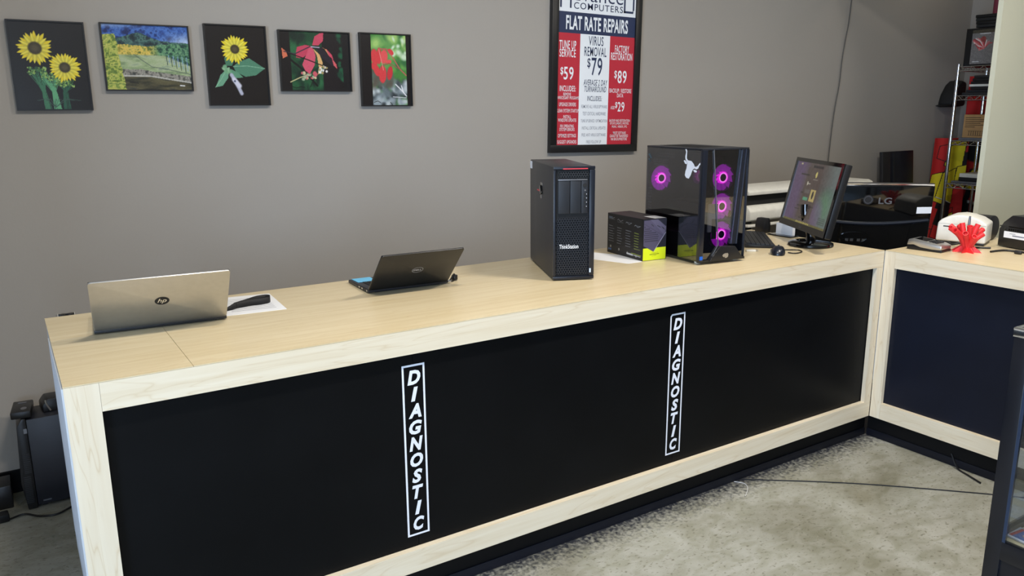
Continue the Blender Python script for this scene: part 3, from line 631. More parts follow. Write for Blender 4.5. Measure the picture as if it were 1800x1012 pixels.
build('power_button', MB().cyl((.1225, .0015, H_-.072), .0075, .004, 'y', 20), 'black_matte', pp)
for k, zz in enumerate((.335, .320, .304, .288)): build('usb_port', bx(.120, .127, .0022, .0032, zz-.005, zz+.005), 'black_matte', pp); build('port_mark', bx(.1290, .1308, .0026, .0031, zz-.001, zz+.002), 'white_vinyl', pp)
build('audio_jack', MB().cyl((.124, .0022, .350), .0028, .001, 'y', 12), 'chrome', pp)
b = MB(); b.add(*text_geo('ThinkStation', .076, .0165, bold=.006, cx=.062, cz=.134, y=.0035)); build('name_lettering', b, 'paper_white', t)
build('spec_sticker', bx(W_-.019, W_-.013, -.0006, .001, .030, .046), mat('sticker_blue_white', (200, 215, 240), .3), t)
sd = MB(); sd.box(-.0012, .0005, .20, .245, .352, .363); sd.box(-.0012, .0005, .215, .245, .298, .312); build('side_latch_recess', sd, 'black_gloss', t)
b = MB().prism([(.205, .325), (.225, .350), (.238, .352), (.238, .335), (.222, .316), (.21, .318)], -.007, .0, 'x'); lt = build('side_latch', b, 'black_gloss', t, bevel=.0015); build('latch_touchpoint', bx(-.0062, -.001, .236, .285, .326, .331), mat('latch_red', (210, 60, 70), .4), lt)
build('white_label', bx(-.0008, .001, .425, .466, .405, .436), 'paper_white', t)

# ------------------------------------------------------------------ component carton (power supply box)
W_, D_, H_ = .126, .278, .184
t = thing('component_carton', 'black and yellow power supply carton standing between the two towers', 'box', (2.256, .431, H), -.106)
build('carton', bx(0, W_, 0, D_, 0, H_), 'black_plastic', t, bevel=.0012)
c = Canvas(W_-.004, H_-.004, 90, (22, 22, 34)); c.rect(0, 1, 0, .30, (206, 222, 30))
c.poly([(.02, .98), (.55, .99), (.99, .78), (.96, .66), (.46, .20), (.02, .36)], (74, 70, 92)); c.poly([(.30, .99), (.62, .99), (.99, .80), (.90, .60)], (86, 82, 104)); c.line([(.98, .66), (.47, .21)], .012, (150, 150, 170)); c.line([(.03, .9), (.86, .58)], .006, (40, 38, 54))
for i in range(11):
    for j in range(9):
        u, v = .06+.055*i, .42+.05*j
        if v > .36+.0*u and v < .86-.36*u and v > .42-.0*u and (u*1.+(.36-v)) < .52: c.ell(u+.027*(j % 2), v, .019, .019, 0, (20, 20, 30), .3)
for u, v, l in ((.34, .88, .09), (.6, .84, .14), (.8, .80, .08), (.86, .78, .06)): c.line([(u, v), (u+l, v-.05)], .013, (24, 24, 36))
for k, (a, b_) in enumerate(((.36, .66), (.30, .70), (.40, .60))): c.line([(a, .17-.035*k), (b_, .18-.035*k)], .012 if k == 1 else .005, (70, 80, 20))
c.mesh('front_print', 'matte_print', t, (.002, -.0006, .002))
c = Canvas(D_-.004, H_-.004, 150, (20, 20, 22))     # seen from the left: u=0 is the far end
for i in range(4):
    u0 = .04+.245*i; c.rect(u0, u0+.17, .86-.04*(i % 2), .87-.04*(i % 2), (90, 92, 96))
    for k in range(7): v = .70-.065*k-.02*i; c.line([(u0, v), (u0+.10+.06*c.rng.rand(), v-.005)], .005, (110, 112, 118) if i < 3 else (128, 140, 60))
    c.line([(u0, .90-.03*i), (u0+.03, .93-.03*i), (u0+.09, .88-.03*i), (u0+.16, .92-.03*i)], .004, (130, 132, 136))
    c.ell(u0+.06, .165-.03*i, .018, .022, 0, (140, 140, 134)); 
c.rect(.04, .14, .88, .93, (80, 90, 104)); c.ell(.05, .09, .017, .017, 0, (90, 120, 170)); c.ell(.10, .09, .017, .017, 0, (70, 110, 180)); c.line([(.58, .09), (.74, .085)], .016, (200, 200, 200)); c.line([(.77, .085), (.95, .08)], .007, (190, 190, 190)); c.line([(.70, .125), (.97, .11)], .004, (170, 190, 40))
c.mesh('side_print', 'matte_print', t, (-.0006, D_-.002, .002), (0, 0, -PI/2))
c = Canvas(W_-.004, D_-.004, 60, (24, 24, 26)); c.rect(.5, 1, 0, .3, (190, 190, 190)); c.grain(8, None, 3)
c.mesh('top_print', 'matte_print', t, (.002, .002, H_+.0006), (-PI/2, 0, 0))

# ------------------------------------------------------------------ glass gaming tower
W_, D_, H_ = .250, .401, .489
t = thing('gaming_tower', 'black glass-sided gaming tower with glowing purple fans and white bull sticker', 'computer', (2.388, .226, H), -.127)
for x, y in ((.016, .03), (W_-.035, .03), (.016, .36), (W_-.035, .36)): build('foot', bx(x, x+.02, y, y+.02, 0, .014), 'white_plastic', t, bevel=.003)
build('floor_pan', bx(.004, W_-.002, .02, D_, .013, .022), 'black_plastic', t)
build('top_panel', bx(0, W_, .006, D_, H_-.008, H_), 'dark_metal', t, bevel=.002)
tv = MB()
for i in range(9): tv.box(.05+.016*i, .06+.016*i, .10, .37, H_, H_+.001)
build('top_filter', tv, 'black_matte', t)
build('back_panel', bx(.004, W_-.002, D_-.004, D_, .022, H_-.008), 'black_plastic', t)
build('right_panel', bx(W_-.005, W_-.001, .03, D_-.004, .022, H_-.008), 'black_plastic', t)
build('motherboard', bx(W_-.04, W_-.03, .13, D_-.03, .17, H_-.04), mat('board_dark', (22, 22, 26), .6), t)
build('board_tray', bx(W_-.03, W_-.026, .05, D_-.004, .022, H_-.008), 'black_matte', t)
build('supply_shroud', bx(.012, W_-.032, .06, D_-.006, .022, .12), 'black_matte', t)
build('graphics_card', bx(.09, W_-.041, .12, .36, .205, .245), 'charcoal', t, bevel=.004)
build('cpu_cooler', MB().cyl((W_-.075, .255, .35), .032, .034, 'x', 24), 'black_gloss', t)
for z in (.33, .345): build('memory_stick', bx(W_-.075, W_-.041, .17, .172, z-.05, z+.05), 'charcoal', t)
lt = MB()     # rows of light dots on the tray slots
for j in range(2):
    for i in range(12): lt.box(.0075, .0085, .20+.012*i, .207+.012*i, .455-.012*j, .459-.012*j)
for j in range(9):
    for i in range(3): lt.box(.0075, .0085, .365+.010*i, .371+.010*i, .19+.013*j, .197+.013*j)
for j in range(3):
    for i in range(9): lt.box(.0075, .0085, .25+.012*i+.006*(j % 2), .257+.012*i+.006*(j % 2), .405+.011*j, .411+.011*j)
build('side_vent_dots', lt, 'grey_metal', t, kind='stuff')
sg = build('glass_side_panel', bx(.0, .004, .012, D_-.001, .016, H_-.008), 'smoked_glass', t)
# bull head sticker on the glass (outline traced in the plane of the glass): u to the front, v up
bl = MB()
def sight(px, py, o, nrm_):      # the spot of a vertical plane that a photograph pixel looks at
    d = fw+RT*((px-900)/FPX)-UP*((py-506)/FPX); return CAM+d*((Vector(o)-CAM).dot(nrm_)/d.dot(nrm_))
def HU(cx_, cy_):
    a0 = -.127; q = sight(1120+cx_*.1087, 240+cy_*.1087, (2.388, .226, H), Vector((math.cos(a0), math.sin(a0), 0)))-Vector((2.388, .226, H))
    return q.dot(Vector((-math.sin(a0), math.cos(a0), 0))), q.z
def zz(poly): return [HU(*p) for p in poly]
for poly in ([(782, 205), (800, 200), (812, 230), (808, 300), (806, 350), (828, 392), (800, 400), (782, 360), (780, 320), (795, 250)],          # left horn
             [(1050, 440), (1035, 420), (1010, 432), (985, 470), (960, 488), (935, 486), (930, 515), (960, 532), (990, 515), (1010, 465)],     # right horn
             [(828, 384), (880, 395), (915, 440), (935, 486), (930, 515), (905, 530), (890, 560), (868, 625), (835, 680), (795, 665), (772, 625), (782, 560), (800, 510), (806, 460), (815, 430), (800, 400)],   # face
             [(755, 390), (770, 378), (800, 405), (812, 430), (800, 448), (775, 435)], [(905, 545), (930, 535), (968, 555), (965, 578), (930, 578)]):   # ears
    bl.add([(-.0006, y, z) for y, z in zz(poly)], [tuple(range(len(poly)))])
build('bull_sticker', bl, 'white_vinyl', sg)
bs = MB()
for k in range(5): y0, z0 = HU(190+14*(k % 3)+10, 285+26*k); bs.box(-.0006, -.0002, y0-.008+.002*k, y0+.006, z0-.003, z0+.003)
build('small_sticker', bs, mat('sticker_teal', (60, 84, 96), .4), sg)
# fans
mg = mat('fan_glow', (255, 40, 235), .4, emit=(255, 20, 235), es=2.2); mg2 = mat('fan_blade', (150, 50, 160), .35, emit=(170, 20, 190), es=1.0, var=0); mg3 = mat('fan_hot', (255, 170, 250), .4, emit=(255, 150, 245), es=2.6)
def fan(axis, c, r, glow=1):
    """built facing -y, then turned when it sits behind the side glass"""
    M = Matrix.Translation(c) @ (Matrix.Rotation(-PI/2, 4, 'Z') if axis == 'x' else Matrix.Identity(4))
    f = build('fan', MB().ring((0, 0), r, r+.004, 0, .022, 36), 'black_plastic', t, mtx=M, smooth=True)
    hub = build('hub', MB().cyl((0, .001, 0), r*.27, .02, 'y', 24), mat('hub_dark', (40, 8, 60), .3), f)
    build('light_ring', MB().ring((0, 0), r*.28, r*.44, .002, .018, 32), 'fan_glow', f); build('bright_ring', MB().ring((0, 0), r*.29, r*.36, .0008, .003, 32), 'fan_hot', f)
    b = MB()
    for k in range(11):
        a0 = 2*PI*k/11; p = []
        for (rr, da, y) in ((.42, 0, .004), (.97, .18, .003), (.97, .72, .016), (.42, .5, .016)): p.append((r*rr*math.cos(a0+da), y, r*rr*math.sin(a0+da)))
        build('blade', MB().add(p, [(0, 1, 2, 3)]), 'fan_blade', f)
    build('fan_backing', MB().cyl((0, .0215, 0), r*.98, .001, 'y', 36), mat('fan_back', (96, 30, 120), .6, emit=(160, 20, 180), es=1.0, var=0), f)
def FP(px, py, dep=0):       # the same for a plane parallel to the front, dep behind it
    a0 = -.127; ny = Vector((-math.sin(a0), math.cos(a0), 0)); o0 = Vector((2.388, .226, H)); q = sight(px, py, o0+ny*dep, ny)-o0
    return q.dot(Vector((math.cos(a0), math.sin(a0), 0))), q.z
x, z = FP(1163.3, 312.8, .366); fan('y', (x, .366, z), .058)          # rear fan, seen through the side glass
for px, py in ((1271.8, 312), (1269.6, 362.7), (1268.4, 412)): x, z = FP(px, py, .034); fan('y', (x, .034, z), .058)
# front: tinted glass face, dark edge posts, slanting bar and the pointed chin
fg = build('front_glass', MB().add([(.012, .010, .020), (W_-.004, .010, .020), (W_-.004, .010, H_-.009), (.012, .010, H_-.009)], [(0, 1, 2, 3)]), 'front_glass', t)
build('front_post', MB().prism([(-.001, .014), (.021, .014), (.024, H_-.006), (-.001, H_-.006)], -.002, .016, 'y'), 'dark_blue_black', t, bevel=.001)
def bar(name, pts, w, y, m, th=.004):
    b = MB(); Q = [FP(*p) for p in pts]
    for (xa, za), (xb, zb) in zip(Q, Q[1:]):
        b.prism([(xa-w/2, za), (xa+w/2, za), (xb+w/2, zb), (xb-w/2, zb)], y-th, y, 'y')
    return build(name, b, m, t)
bar('front_trim', [(1257, 263), (1264, 430), (1247.5, 461)], .0025, .0085, 'grey_metal')
bar('slanting_bar', [(1310.5, 262), (1291, 428)], .030, .0090, 'dark_blue_black', .008); bar('slanting_edge', [(1312.5, 262), (1294, 428)], .003, .0005, 'trim_steel', .001); bar('slanting_edge', [(1306, 262), (1285, 427)], .0018, .0005, 'trim_steel', .001)
build('right_strip', bx(W_-.004, W_, .004, .03, .016, H_-.008), 'dark_metal', t)
build('chin', MB().prism([(x, max(z, .012)) for x, z in (FP(*p) for p in ((1246, 466), (1305, 459), (1291, 432), (1265, 432.5)))], -.006, .014, 'y'), 'black_plastic', t, bevel=.0015)
build('lower_rail', bx(.0, W_, -.001, .014, .010, .019), 'black_plastic', t)
ex, ez = FP(1273.4, 448.4); b = MB(); b.add([(ex+p[0], -.0068, ez+p[1]) for p in ((-.017, .0), (-.013, .006), (-.003, .010), (.012, .010), (.016, .004), (.014, -.006), (.006, -.011), (-.004, -.010), (-.001, -.004), (-.009, -.007))], [tuple(range(10))]); build('front_emblem', b, 'aluminium', t)
x, z = FP(1250, 400, .02); build('drive_tray', bx(x-.014, x+.034, .022, .03, z-.02, z+.10), mat('tray_grey', (150, 160, 160), .5), t); build('drive_slot', bx(x+.004, x+.03, .0205, .022, z-.05, z+.035), 'black_matte', t)
build('processor_sticker', bx(.003, .019, -.0032, -.0018, .022, .038), 'intel_blue', t)

# ------------------------------------------------------------------ monitor, keyboard, mouse
a = Vector((math.cos(-2.095), math.sin(-2.095), 0)); nrm = Vector((a.y, -a.x, 0))
t = thing('monitor', 'black desktop monitor on an oval base, screen lit, at the right end of the counter', 'monitor', (3.198, .278, H))
mw, mh, tilt = .525, .338, .214
Mm = Matrix.Translation(Vector((3.13, .296, 1.016))-Vector((3.198, .278, H))) @ Matrix.Rotation(-2.095, 4, 'Z') @ Matrix.Rotation(-tilt, 4, 'X')
bz = build('housing', bx(-mw/2, mw/2, .006, .04, 0, mh), 'black_plastic', t, mtx=Mm, bevel=.006)
fr = MB(); s_ = .018
for q in ((-mw/2, mw/2, 0, .03), (-mw/2, mw/2, mh-s_, mh), (-mw/2, -mw/2+s_, .03, mh-s_), (mw/2-s_, mw/2, .03, mh-s_)): fr.box(q[0], q[1], 0, .0075, q[2], q[3])
build('bezel', fr, 'black_gloss', bz)
c = Canvas(mw-2*s_, mh-s_-.03, 130, (92, 82, 78))
g = c.u; c.put(np.clip((.22-np.abs(c.u-.12))*5, 0, .75), (104, 84, 122)); c.put(np.clip((c.u-.62)*3.2, 0, .9), (112, 128, 124)); c.put(np.clip(1-np.hypot((c.u-.84)/.2, (c.v-.35)/.35), 0, .7), (96, 140, 104)); c.put(np.clip(1-np.hypot((c.u-.72)/.16, (c.v-.2)/.3), 0, .5), (120, 96, 140))
c.rect(.30, .62, .1, .93, (90, 78, 72)); c.rect(.40, .62, .93, .97, (48, 44, 44)); c.ell(.51, .82, .02, .03, 0, (214, 200, 120)); c.rect(.16, .36, .78, .815, (56, 50, 48)); c.line([(.10, .965), (.13, .965)], .008, (200, 190, 150)); c.ell(.36, .665, .012, .02, 0, (206, 200, 180)); c.line([(.38, .66), (.42, .66)], .006, (190, 184, 170))
c.rect(.48, .60, .38, .58, (196, 176, 112)); c.ell(.54, .49, .022, .04, 0, (60, 54, 50)); c.rect(.34, .45, .38, .44, (96, 164, 128)); c.rect(.34, .46, .50, .56, (106, 98, 94))
for u, v, l in ((.26, .5, .06), (.25, .28, .12), (.22, .22, .10), (.5, .3, .13), (.42, .2, .08), (.46, .27, .1), (.36, .09, .08)): c.line([(u, v), (u+l, v)], .005, (56, 50, 46))
c.line([(.40, .145), (.47, .145)], .006, (214, 208, 190)); c.line([(.46, .745), (.56, .745)], .004, (160, 150, 140))
for k in range(4): c.line([(.80, .17-.03*k), (.95, .17-.03*k)], .005, (80, 90, 86))
c.rect(0, 1, 0, .035, (110, 104, 60)); 
for k in range(9): c.ell(.34+.035*k, .018, .01, .01, 0, (206, 190, 110))
c.grain(5, None, 3); c.mesh('screen', 'screen_print', bz, (-mw/2+s_, .0054, .03))
b = MB(); b.add(*text_geo('LG', .022, .009, bold=.01, cx=0, cz=.014, y=-.0006)); build('logo_lettering', b, 'grey_metal', bz)
build('stand_neck', MB().tube([(0, 0, .018), (-.01, -.004, .06), (-.035, .012, .14), (-.035, .020, .20)], .022, 14, 5), 'black_gloss', t, smooth=True)
bb = MB(); n = 40; rings = [(.0, .098), (.006, .105), (.014, .103), (.022, .085), (.026, .03)]; v = []
for z, r in rings: v += [(r*1.02*math.cos(2*PI*i/n), r*1.0*math.sin(2*PI*i/n), z) for i in range(n)]
bb.add(v, [(k*n+i, k*n+(i+1) % n, (k+1)*n+(i+1) % n, (k+1)*n+i) for k in range(4) for i in range(n)]+[tuple(range(n-1, -1, -1)), tuple(4*n+i for i in range(n))])
build('base', bb, 'black_gloss', t, smooth=True)
o = tag(build('white_card', MB().box(-.052, .052, 0, .020, 0, .058), 'paper_white', None, (3.335, .545, H+.0065), (0, 0, -PI/2)), 'small white box standing behind the monitor base', 'box')
# keyboard: seen behind the gaming tower, long side running away from the camera
t = thing('keyboard', 'black computer keyboard lying between the gaming tower and the monitor', 'keyboard', (2.995, .315, H), math.radians(46.8))
kw_, kd_ = .43, .145
build('body', MB().prism([(0, .002), (kd_, .002), (kd_, .020), (0, .010)], 0, kw_, 'x'), 'black_plastic', t, bevel=.002)
build('foot', bx(.02, kw_-.02, .02, .03, 0, .003), 'black_matte', t)
kb = MB()
for i in range(21):
    for j in range(6):
        y = .008+j*.0218; z = .011+.010*y/kd_; kb.box(.010+i*.0195, .0265+i*.0195, y, y+.0186, z-.002, z+.0055)
build('keys', kb, 'charcoal', t, kind='stuff')
t = thing('computer_mouse', 'dark blue-black wireless mouse on the counter in front of the monitor', 'mouse', (2.885, .215, H), math.radians(-52))
def dome(w, l, h, n=20, m=8):
    v = []; 
    for j in range(m+1):
        ph_ = j/m*PI/2; s = math.cos(ph_)**.6; z = h*math.sin(ph_)
        for i in range(n):
            th = 2*PI*i/n; x = w/2*s*math.copysign(abs(math.cos(th))**.8, math.cos(th)); y = l/2*s*math.copysign(abs(math.sin(th))**.8, math.sin(th)); v.append((x, y, .003+z*(1-.25*(y/(l/2)+.2)**2)))
    f = [(j*n+i, j*n+(i+1) % n, (j+1)*n+(i+1) % n, (j+1)*n+i) for j in range(m) for i in range(n)]+[tuple(range(n-1, -1, -1)), tuple(m*n+i for i in range(n))]
    return MB().add(v, f)
build('shell', dome(.062, .112, .036), 'dark_blue_black', t, smooth=True); build('glide_pad', bx(-.02, .02, -.045, .045, 0, .0035), 'black_matte', t)
build('scroll_wheel', MB().cyl((-.004, .030, .030), .008, .008, 'x', 16), 'black_matte', t); build('side_strip', MB().tube([(-.0315, -.035, .010), (-.032, 0, .020), (-.029, .036, .012)], .0022, 8), 'grey_metal', t, smooth=True)
o = tag(build('usb_adapter', bx(-.022, .022, -.009, .009, 0, .009), 'white_plastic', None, (2.835, .33, H), (0, 0, -.6), bevel=.002), 'small white cable adapter lying beside the keyboard', 'adapter'); build('connector', bx(.022, .034, -.006, .006, .002, .007), 'chrome', o)
tag(build('monitor_cable', MB().tube([(2.955, .275, H+.004), (2.99, .25, H+.004), (3.03, .215, H+.004), (3.0, .175, H+.004), (2.945, .17, H+.004), (2.935, .20, H+.004)], .0026, 8), 'black_plastic', None, smooth=True), 'thin black cable looped on the counter between mouse and monitor base', 'cable')
t = thing('desk_speaker', 'small black rounded device behind the keyboard at the counter edge', 'speaker', (3.335, .685, H)); build('body', MB().prism([(-.028, 0), (.028, 0), (.028, .05), (.018, .08), (-.018, .08), (-.028, .05)], -.03, .03, 'y'), 'black_plastic', t, bevel=.006)
tag(build('device_tray', bx(3.30, 3.368, .475, .625, H, H+.006), 'black_gloss', None, bevel=.002), 'flat glossy black tray under the small white box at the counter edge', 'tray')

# ------------------------------------------------------------------ things behind the counter: plotter, television, leaning boards
t = thing('wide_format_printer', 'white wide-format printer with black slot on legs behind the monitor', 'printer', (3.66, 1.05, 0))
PL = 1.22
build('upper_cover', MB().prism([(.02, 1.078), (.36, 1.078), (.36, 1.10), (.30, 1.112), (.05, 1.112), (.02, 1.10)], 0, PL, 'x'), 'white_plastic', t, bevel=.005)
build('paper_slot', bx(.02, PL-.02, .06, .36, 1.012, 1.080), 'black_matte', t)
build('lower_body', MB().prism([(.03, 1.014), (.38, 1.014), (.38, .905), (.10, .905), (.0, .93), (.0, .985)], 0, PL, 'x'), 'white_plastic', t, bevel=.008)
build('lower_lip', bx(0, PL, .012, .05, .888, .903), 'white_plastic', t, bevel=.003)
for x in (.14, PL-.2): build('leg', bx(x, x+.06, .16, .22, .03, .905), 'charcoal', t); build('foot_beam', bx(x-.01, x+.07, .0, .42, 0, .04), 'charcoal', t, bevel=.005)
build('stretcher', bx(.2, PL-.2, .175, .205, .35, .40), 'charcoal', t)
build('latch', bx(.40, .43, .015, .06, 1.02, 1.035), 'charcoal', t)
tag(build('printer_power_cable', MB().tube([(3.98, 1.02, 1.10), (4.04, 1.01, 1.125), (4.09, 1.0, 1.10), (4.11, 1.02, 1.02), (4.11, 1.03, .86), (4.10, 1.03, .5), (4.06, 1.03, .012)], .007, 8), 'black_plastic', None, smooth=True), 'black cable arching over the front of the wide-format printer', 'cable')
tag(build('storage_tote', bx(0, .24, 0, .18, 0, .80), mat('tote', (52, 50, 50), .6), None, (4.02, .815, 0), (0, 0, 0), bevel=.02), 'tall dark bin standing under the wide-format printer', 'bin')

# television seen from behind, standing across the open corner of the counters
ax = Vector((1, -1, 0)).normalized()      # to the right along the set
TVW, TVH, TZ = .70, .44, .745
tr = Vector((4.041, .169, 0)); org = tr-ax*TVW
t = thing('television', 'glossy black television seen from behind, standing in the corner between the counters', 'television', org, -PI/4)
TT = Matrix.Translation((0, 0, TZ+TVH)) @ Matrix.Rotation(.15, 4, 'X') @ Matrix.Translation((0, 0, -TZ-TVH))     # the set leans, its top towards the shop
build('rear_shell', bx(0, TVW, 0, .03, TZ, TZ+TVH), 'black_gloss', t, mtx=TT, bevel=.006, seg=3)
build('edge_trim', bx(.004, TVW-.004, .004, .026, TZ+TVH, TZ+TVH+.006), 'chrome', t, mtx=TT)
build('front_bezel', bx(-.004, TVW+.004, .03, .045, TZ-.004, TZ+TVH+.004), 'black_plastic', t, mtx=TT, bevel=.003)
build('display', bx(.03, TVW-.03, .045, .0462, TZ+.04, TZ+TVH-.03), 'black_gloss', t, mtx=TT)
def tvp(x, y): # distance along the set from its left edge
    return (Vector((x, y, 0))-org).dot(ax)
lx, lz = tvp(3.815, .395), 1.104
b = MB().ring((lx, lz), .0, .026, -.0006, .001, 28); build('logo_disc', b, mat('logo_grey', (42, 42, 44), .3, var=0), t, mtx=TT)
b = MB(); b.add(*text_geo('LG', .066, .036, bold=.02, cx=lx+.085, cz=lz-.004, y=-.0007)); build('logo_ring', MB().ring((lx, lz), .018, .020, -.0012, -.0006, 28), 'grey_metal', t, mtx=TT); build('logo_lettering', b, mat('logo_letter_grey', (92, 92, 94), .4, var=0), t, mtx=TT)
sx_ = tvp(4.014, .196); build('white_label', MB().prism([(sx_-.036, 1.033), (sx_+.036, 1.036), (sx_+.036, 1.071), (sx_-.036, 1.068)], -.0008, .001, 'y'), 'paper_white', t, mtx=TT)
b = MB(); pts = [(x, -.002, 1.0-.028*math.sin((x-.06)/.64*PI)) for x in np.linspace(.06, .69, 16)]; b.tube(pts, .010, 8, 1); build('cable_channel', b, 'dark_blue_black', t, mtx=TT, smooth=True)
ox = tvp(3.783, .427); build('socket_rim', MB().ring((0, 0), .052, .064, -.006, .004, 36), 'black_gloss', t, mtx=TT @ Matrix.Translation((ox, 0, .893)) @ Matrix.Diagonal((1.25, 1, .5, 1)), smooth=True)
for k, dx in enumerate((-.04, -.015, .02, .045)): build('socket', bx(ox+dx-.008, ox+dx+.008, -.004, .002, .872, .886), 'chrome', t, mtx=TT)
for x in (.12, .62): build('screw', MB().cyl((x, -.0012, 1.15 if x < .5 else .98), .005, .002, 'y', 12), 'dark_metal', t, mtx=TT)
build('stand_column', bx(TVW*.44, TVW*.56, .07, .10, .02, TZ+.04), 'black_plastic', t); build('stand_foot', bx(TVW*.2, TVW*.8, -.05, .20, 0, .02), 'black_plastic', t, bevel=.004)

t = thing('leaning_panels', 'two dark panels leaning side by side against the wall behind the television', 'panel', (5.75, 1.45, 0))
build('panel', bx(0, .10, 0, .03, 0, 1.25), 'charcoal', t, rot=(-.10, 0, 0), bevel=.003); build('panel', bx(.115, .43, .01, .04, 0, 1.25), 'dark_blue_black', t, rot=(-.10, 0, 0), bevel=.003); build('rib', bx(.145, .16, .002, .0095, 0.02, 1.24), 'charcoal', t, rot=(-.10, 0, 0))

# cable hanging down the wall
b = MB().tube([(5.31, 1.648, RZ), (5.30, 1.646, 2.35), (5.262, 1.645, 2.05), (5.245, 1.645, 1.93), (5.235, 1.646, 1.74), (5.20, 1.645, 1.54), (5.178, 1.645, 1.2), (5.17, 1.645, .6)], .004, 8)
tag(build('hanging_cable', b, 'cable_grey', None, smooth=True), 'thin grey cable hanging down the back wall above the monitor', 'cable')

# ------------------------------------------------------------------ wire shelf in the corner and what it holds
SX, SY1, SY0, SD = 6.30, 1.36, .64, .42
t = thing('wire_shelf', 'chrome wire shelving rack in the corner behind the partition', 'shelf', (SX, SY0, 0))
LV = [1.885, 1.665, 1.322, .985, .66, .30]
for x in (.0, SD):
    for y in (0, SY1-SY0): build('post', MB().cyl((x, y, 0), .013, 1.905, 'z', 14), 'chrome', t, smooth=True)
def shelf_level(z):
    b = MB()
    for x in (0, SD):
        for q in (0, -.032): b.tube([(x, .01, z+q), (x, SY1-SY0-.01, z+q)], .0035, 6, 1)
        n = 16
        b.tube([(x, .02+(SY1-SY0-.04)*i/n, z-(.032 if i % 2 else 0)) for i in range(n+1)], .0025, 6, 1)
    for y in (0, SY1-SY0):
        for q in (0, -.032): b.tube([(.01, y, z+q), (SD-.01, y, z+q)], .0035, 6, 1)
        b.tube([(.02+(SD-.04)*i/10, y, z-(.032 if i % 2 else 0)) for i in range(11)], .0025, 6, 1)
    for i in range(1, 22): yy = (SY1-SY0)*i/22; b.tube([(0, yy, z+.002), (SD, yy, z+.002)], .002, 5, 1)
    build('wire_shelf_level', b, 'chrome', t)
for z in LV: shelf_level(z)
def onshelf(name, label, cat, y0, y1, z, hgt, m, x0=.03, x1=.36, group=None, bev=.003):
    o = build(name, bx(0, x1-x0, 0, y1-y0, 0, hgt), m, None, (SX+x0, y0, z+.004), bevel=bev); return tag(o, label, cat, group)
# top: graphics card carton with printed front, black boxes and rolls
z = LV[0]
o = tag(build('component_carton', bx(0, .32, 0, .24, 0, .275), 'black_plastic', None, (SX+.02, 1.10, z+.004), bevel=.002), 'grey carton with red swirl print on top of the wire rack', 'box')
c = Canvas(.19, .25, 60, (120, 116, 114)); c.rect(0, 1, .9, 1, (70, 64, 50))
for k in range(14): a0 = .4+.12*k; c.line([(.5, .45), (.5+.25*math.cos(a0*2), .45+.22*math.sin(a0*1.7)), (.5+.45*math.cos(a0*2.2), .4+.35*math.sin(a0*1.5))], .02, [(196, 60, 66), (220, 120, 120), (230, 210, 205), (150, 40, 44)][k % 4])
c.ell(.45, .72, .10, .11, 0, (140, 60, 56)); c.line([(.3, .88), (.7, .88)], .012, (230, 230, 230)); c.line([(.1, .07), (.35, .07)], .012, (220, 220, 220)); c.grain(12, None, 2)
c.mesh('front_print', 'matte_print', o, (-.0008, .192, .012), (0, 0, -PI/2))
c = Canvas(.30, .25, 60, (26, 26, 26)); c.rect(0, 1, .88, 1, (110, 92, 50)); 
for k in range(14): c.line([(.30, .1+.05*k), (.8, .1+.05*k)], .008, (84, 86, 90))
c.mesh('side_print', 'matte_print', o, (.31, .2408, .012), (0, 0, PI))
for k in range(4): onshelf('black_case', 'thin %s case, %s of the pile on the grey carton' % ('black' if k % 2 else 'charcoal', ['bottom', 'second from bottom', 'second from top', 'topmost'][k]), 'case', 1.09+.006*k, 1.29+.004*k, z+.281+.024*k, .022, 'black_plastic' if k % 2 else 'charcoal', .05, .33, 'thin cases piled on the top carton')
for k, (y, r, zz0, m, lb) in enumerate(((1.315, .030, .0, 'roll_maroon', 'maroon fabric roll standing at the left edge on top of the rack'), (1.24, .034, .0, 'red_plastic', 'red fabric roll standing behind the thin cases on top of the rack'), (1.165, .034, .0, 'roll_yellow', 'yellow fabric roll standing next to the red roll on top of the rack'))):
    mat('roll_maroon', (122, 46, 66), .7); mat('roll_yellow', (232, 210, 30), .6)
    o = build('fabric_roll', MB().cyl((0, 0, 0), r, .8, 'z', 16), m, None, (SX+.378, y, z+.004), smooth=True)
    tag(o, lb, 'roll')
# level 2: stacked laptops
z = LV[1]; st_ = [(1.06, 1.33, .022, 'charcoal'), (1.05, 1.30, .018, 'dark_metal'), (1.07, 1.27, .022, 'black_plastic'), (1.06, 1.28, .018, 'white_plastic'), (1.05, 1.27, .020, 'black_plastic'), (1.06, 1.26, .022, 'black_plastic'), (1.08, 1.25, .02, 'charcoal')]
zc = z+.0; nm = ['bottom', 'second', 'third', 'fourth', 'fifth', 'sixth', 'topmost']
for k, (a0, b0, hh, m) in enumerate(st_):
    onshelf('closed_laptop', 'closed %s laptop, %s in the stack under the top shelf' % ({'white_plastic': 'white', 'charcoal': 'dark grey', 'dark_metal': 'grey', 'black_plastic': 'black'}[m], nm[k]), 'laptop', a0, b0, zc, hh, m, .03, .30, 'closed laptops stacked on the rack'); zc += hh+.001
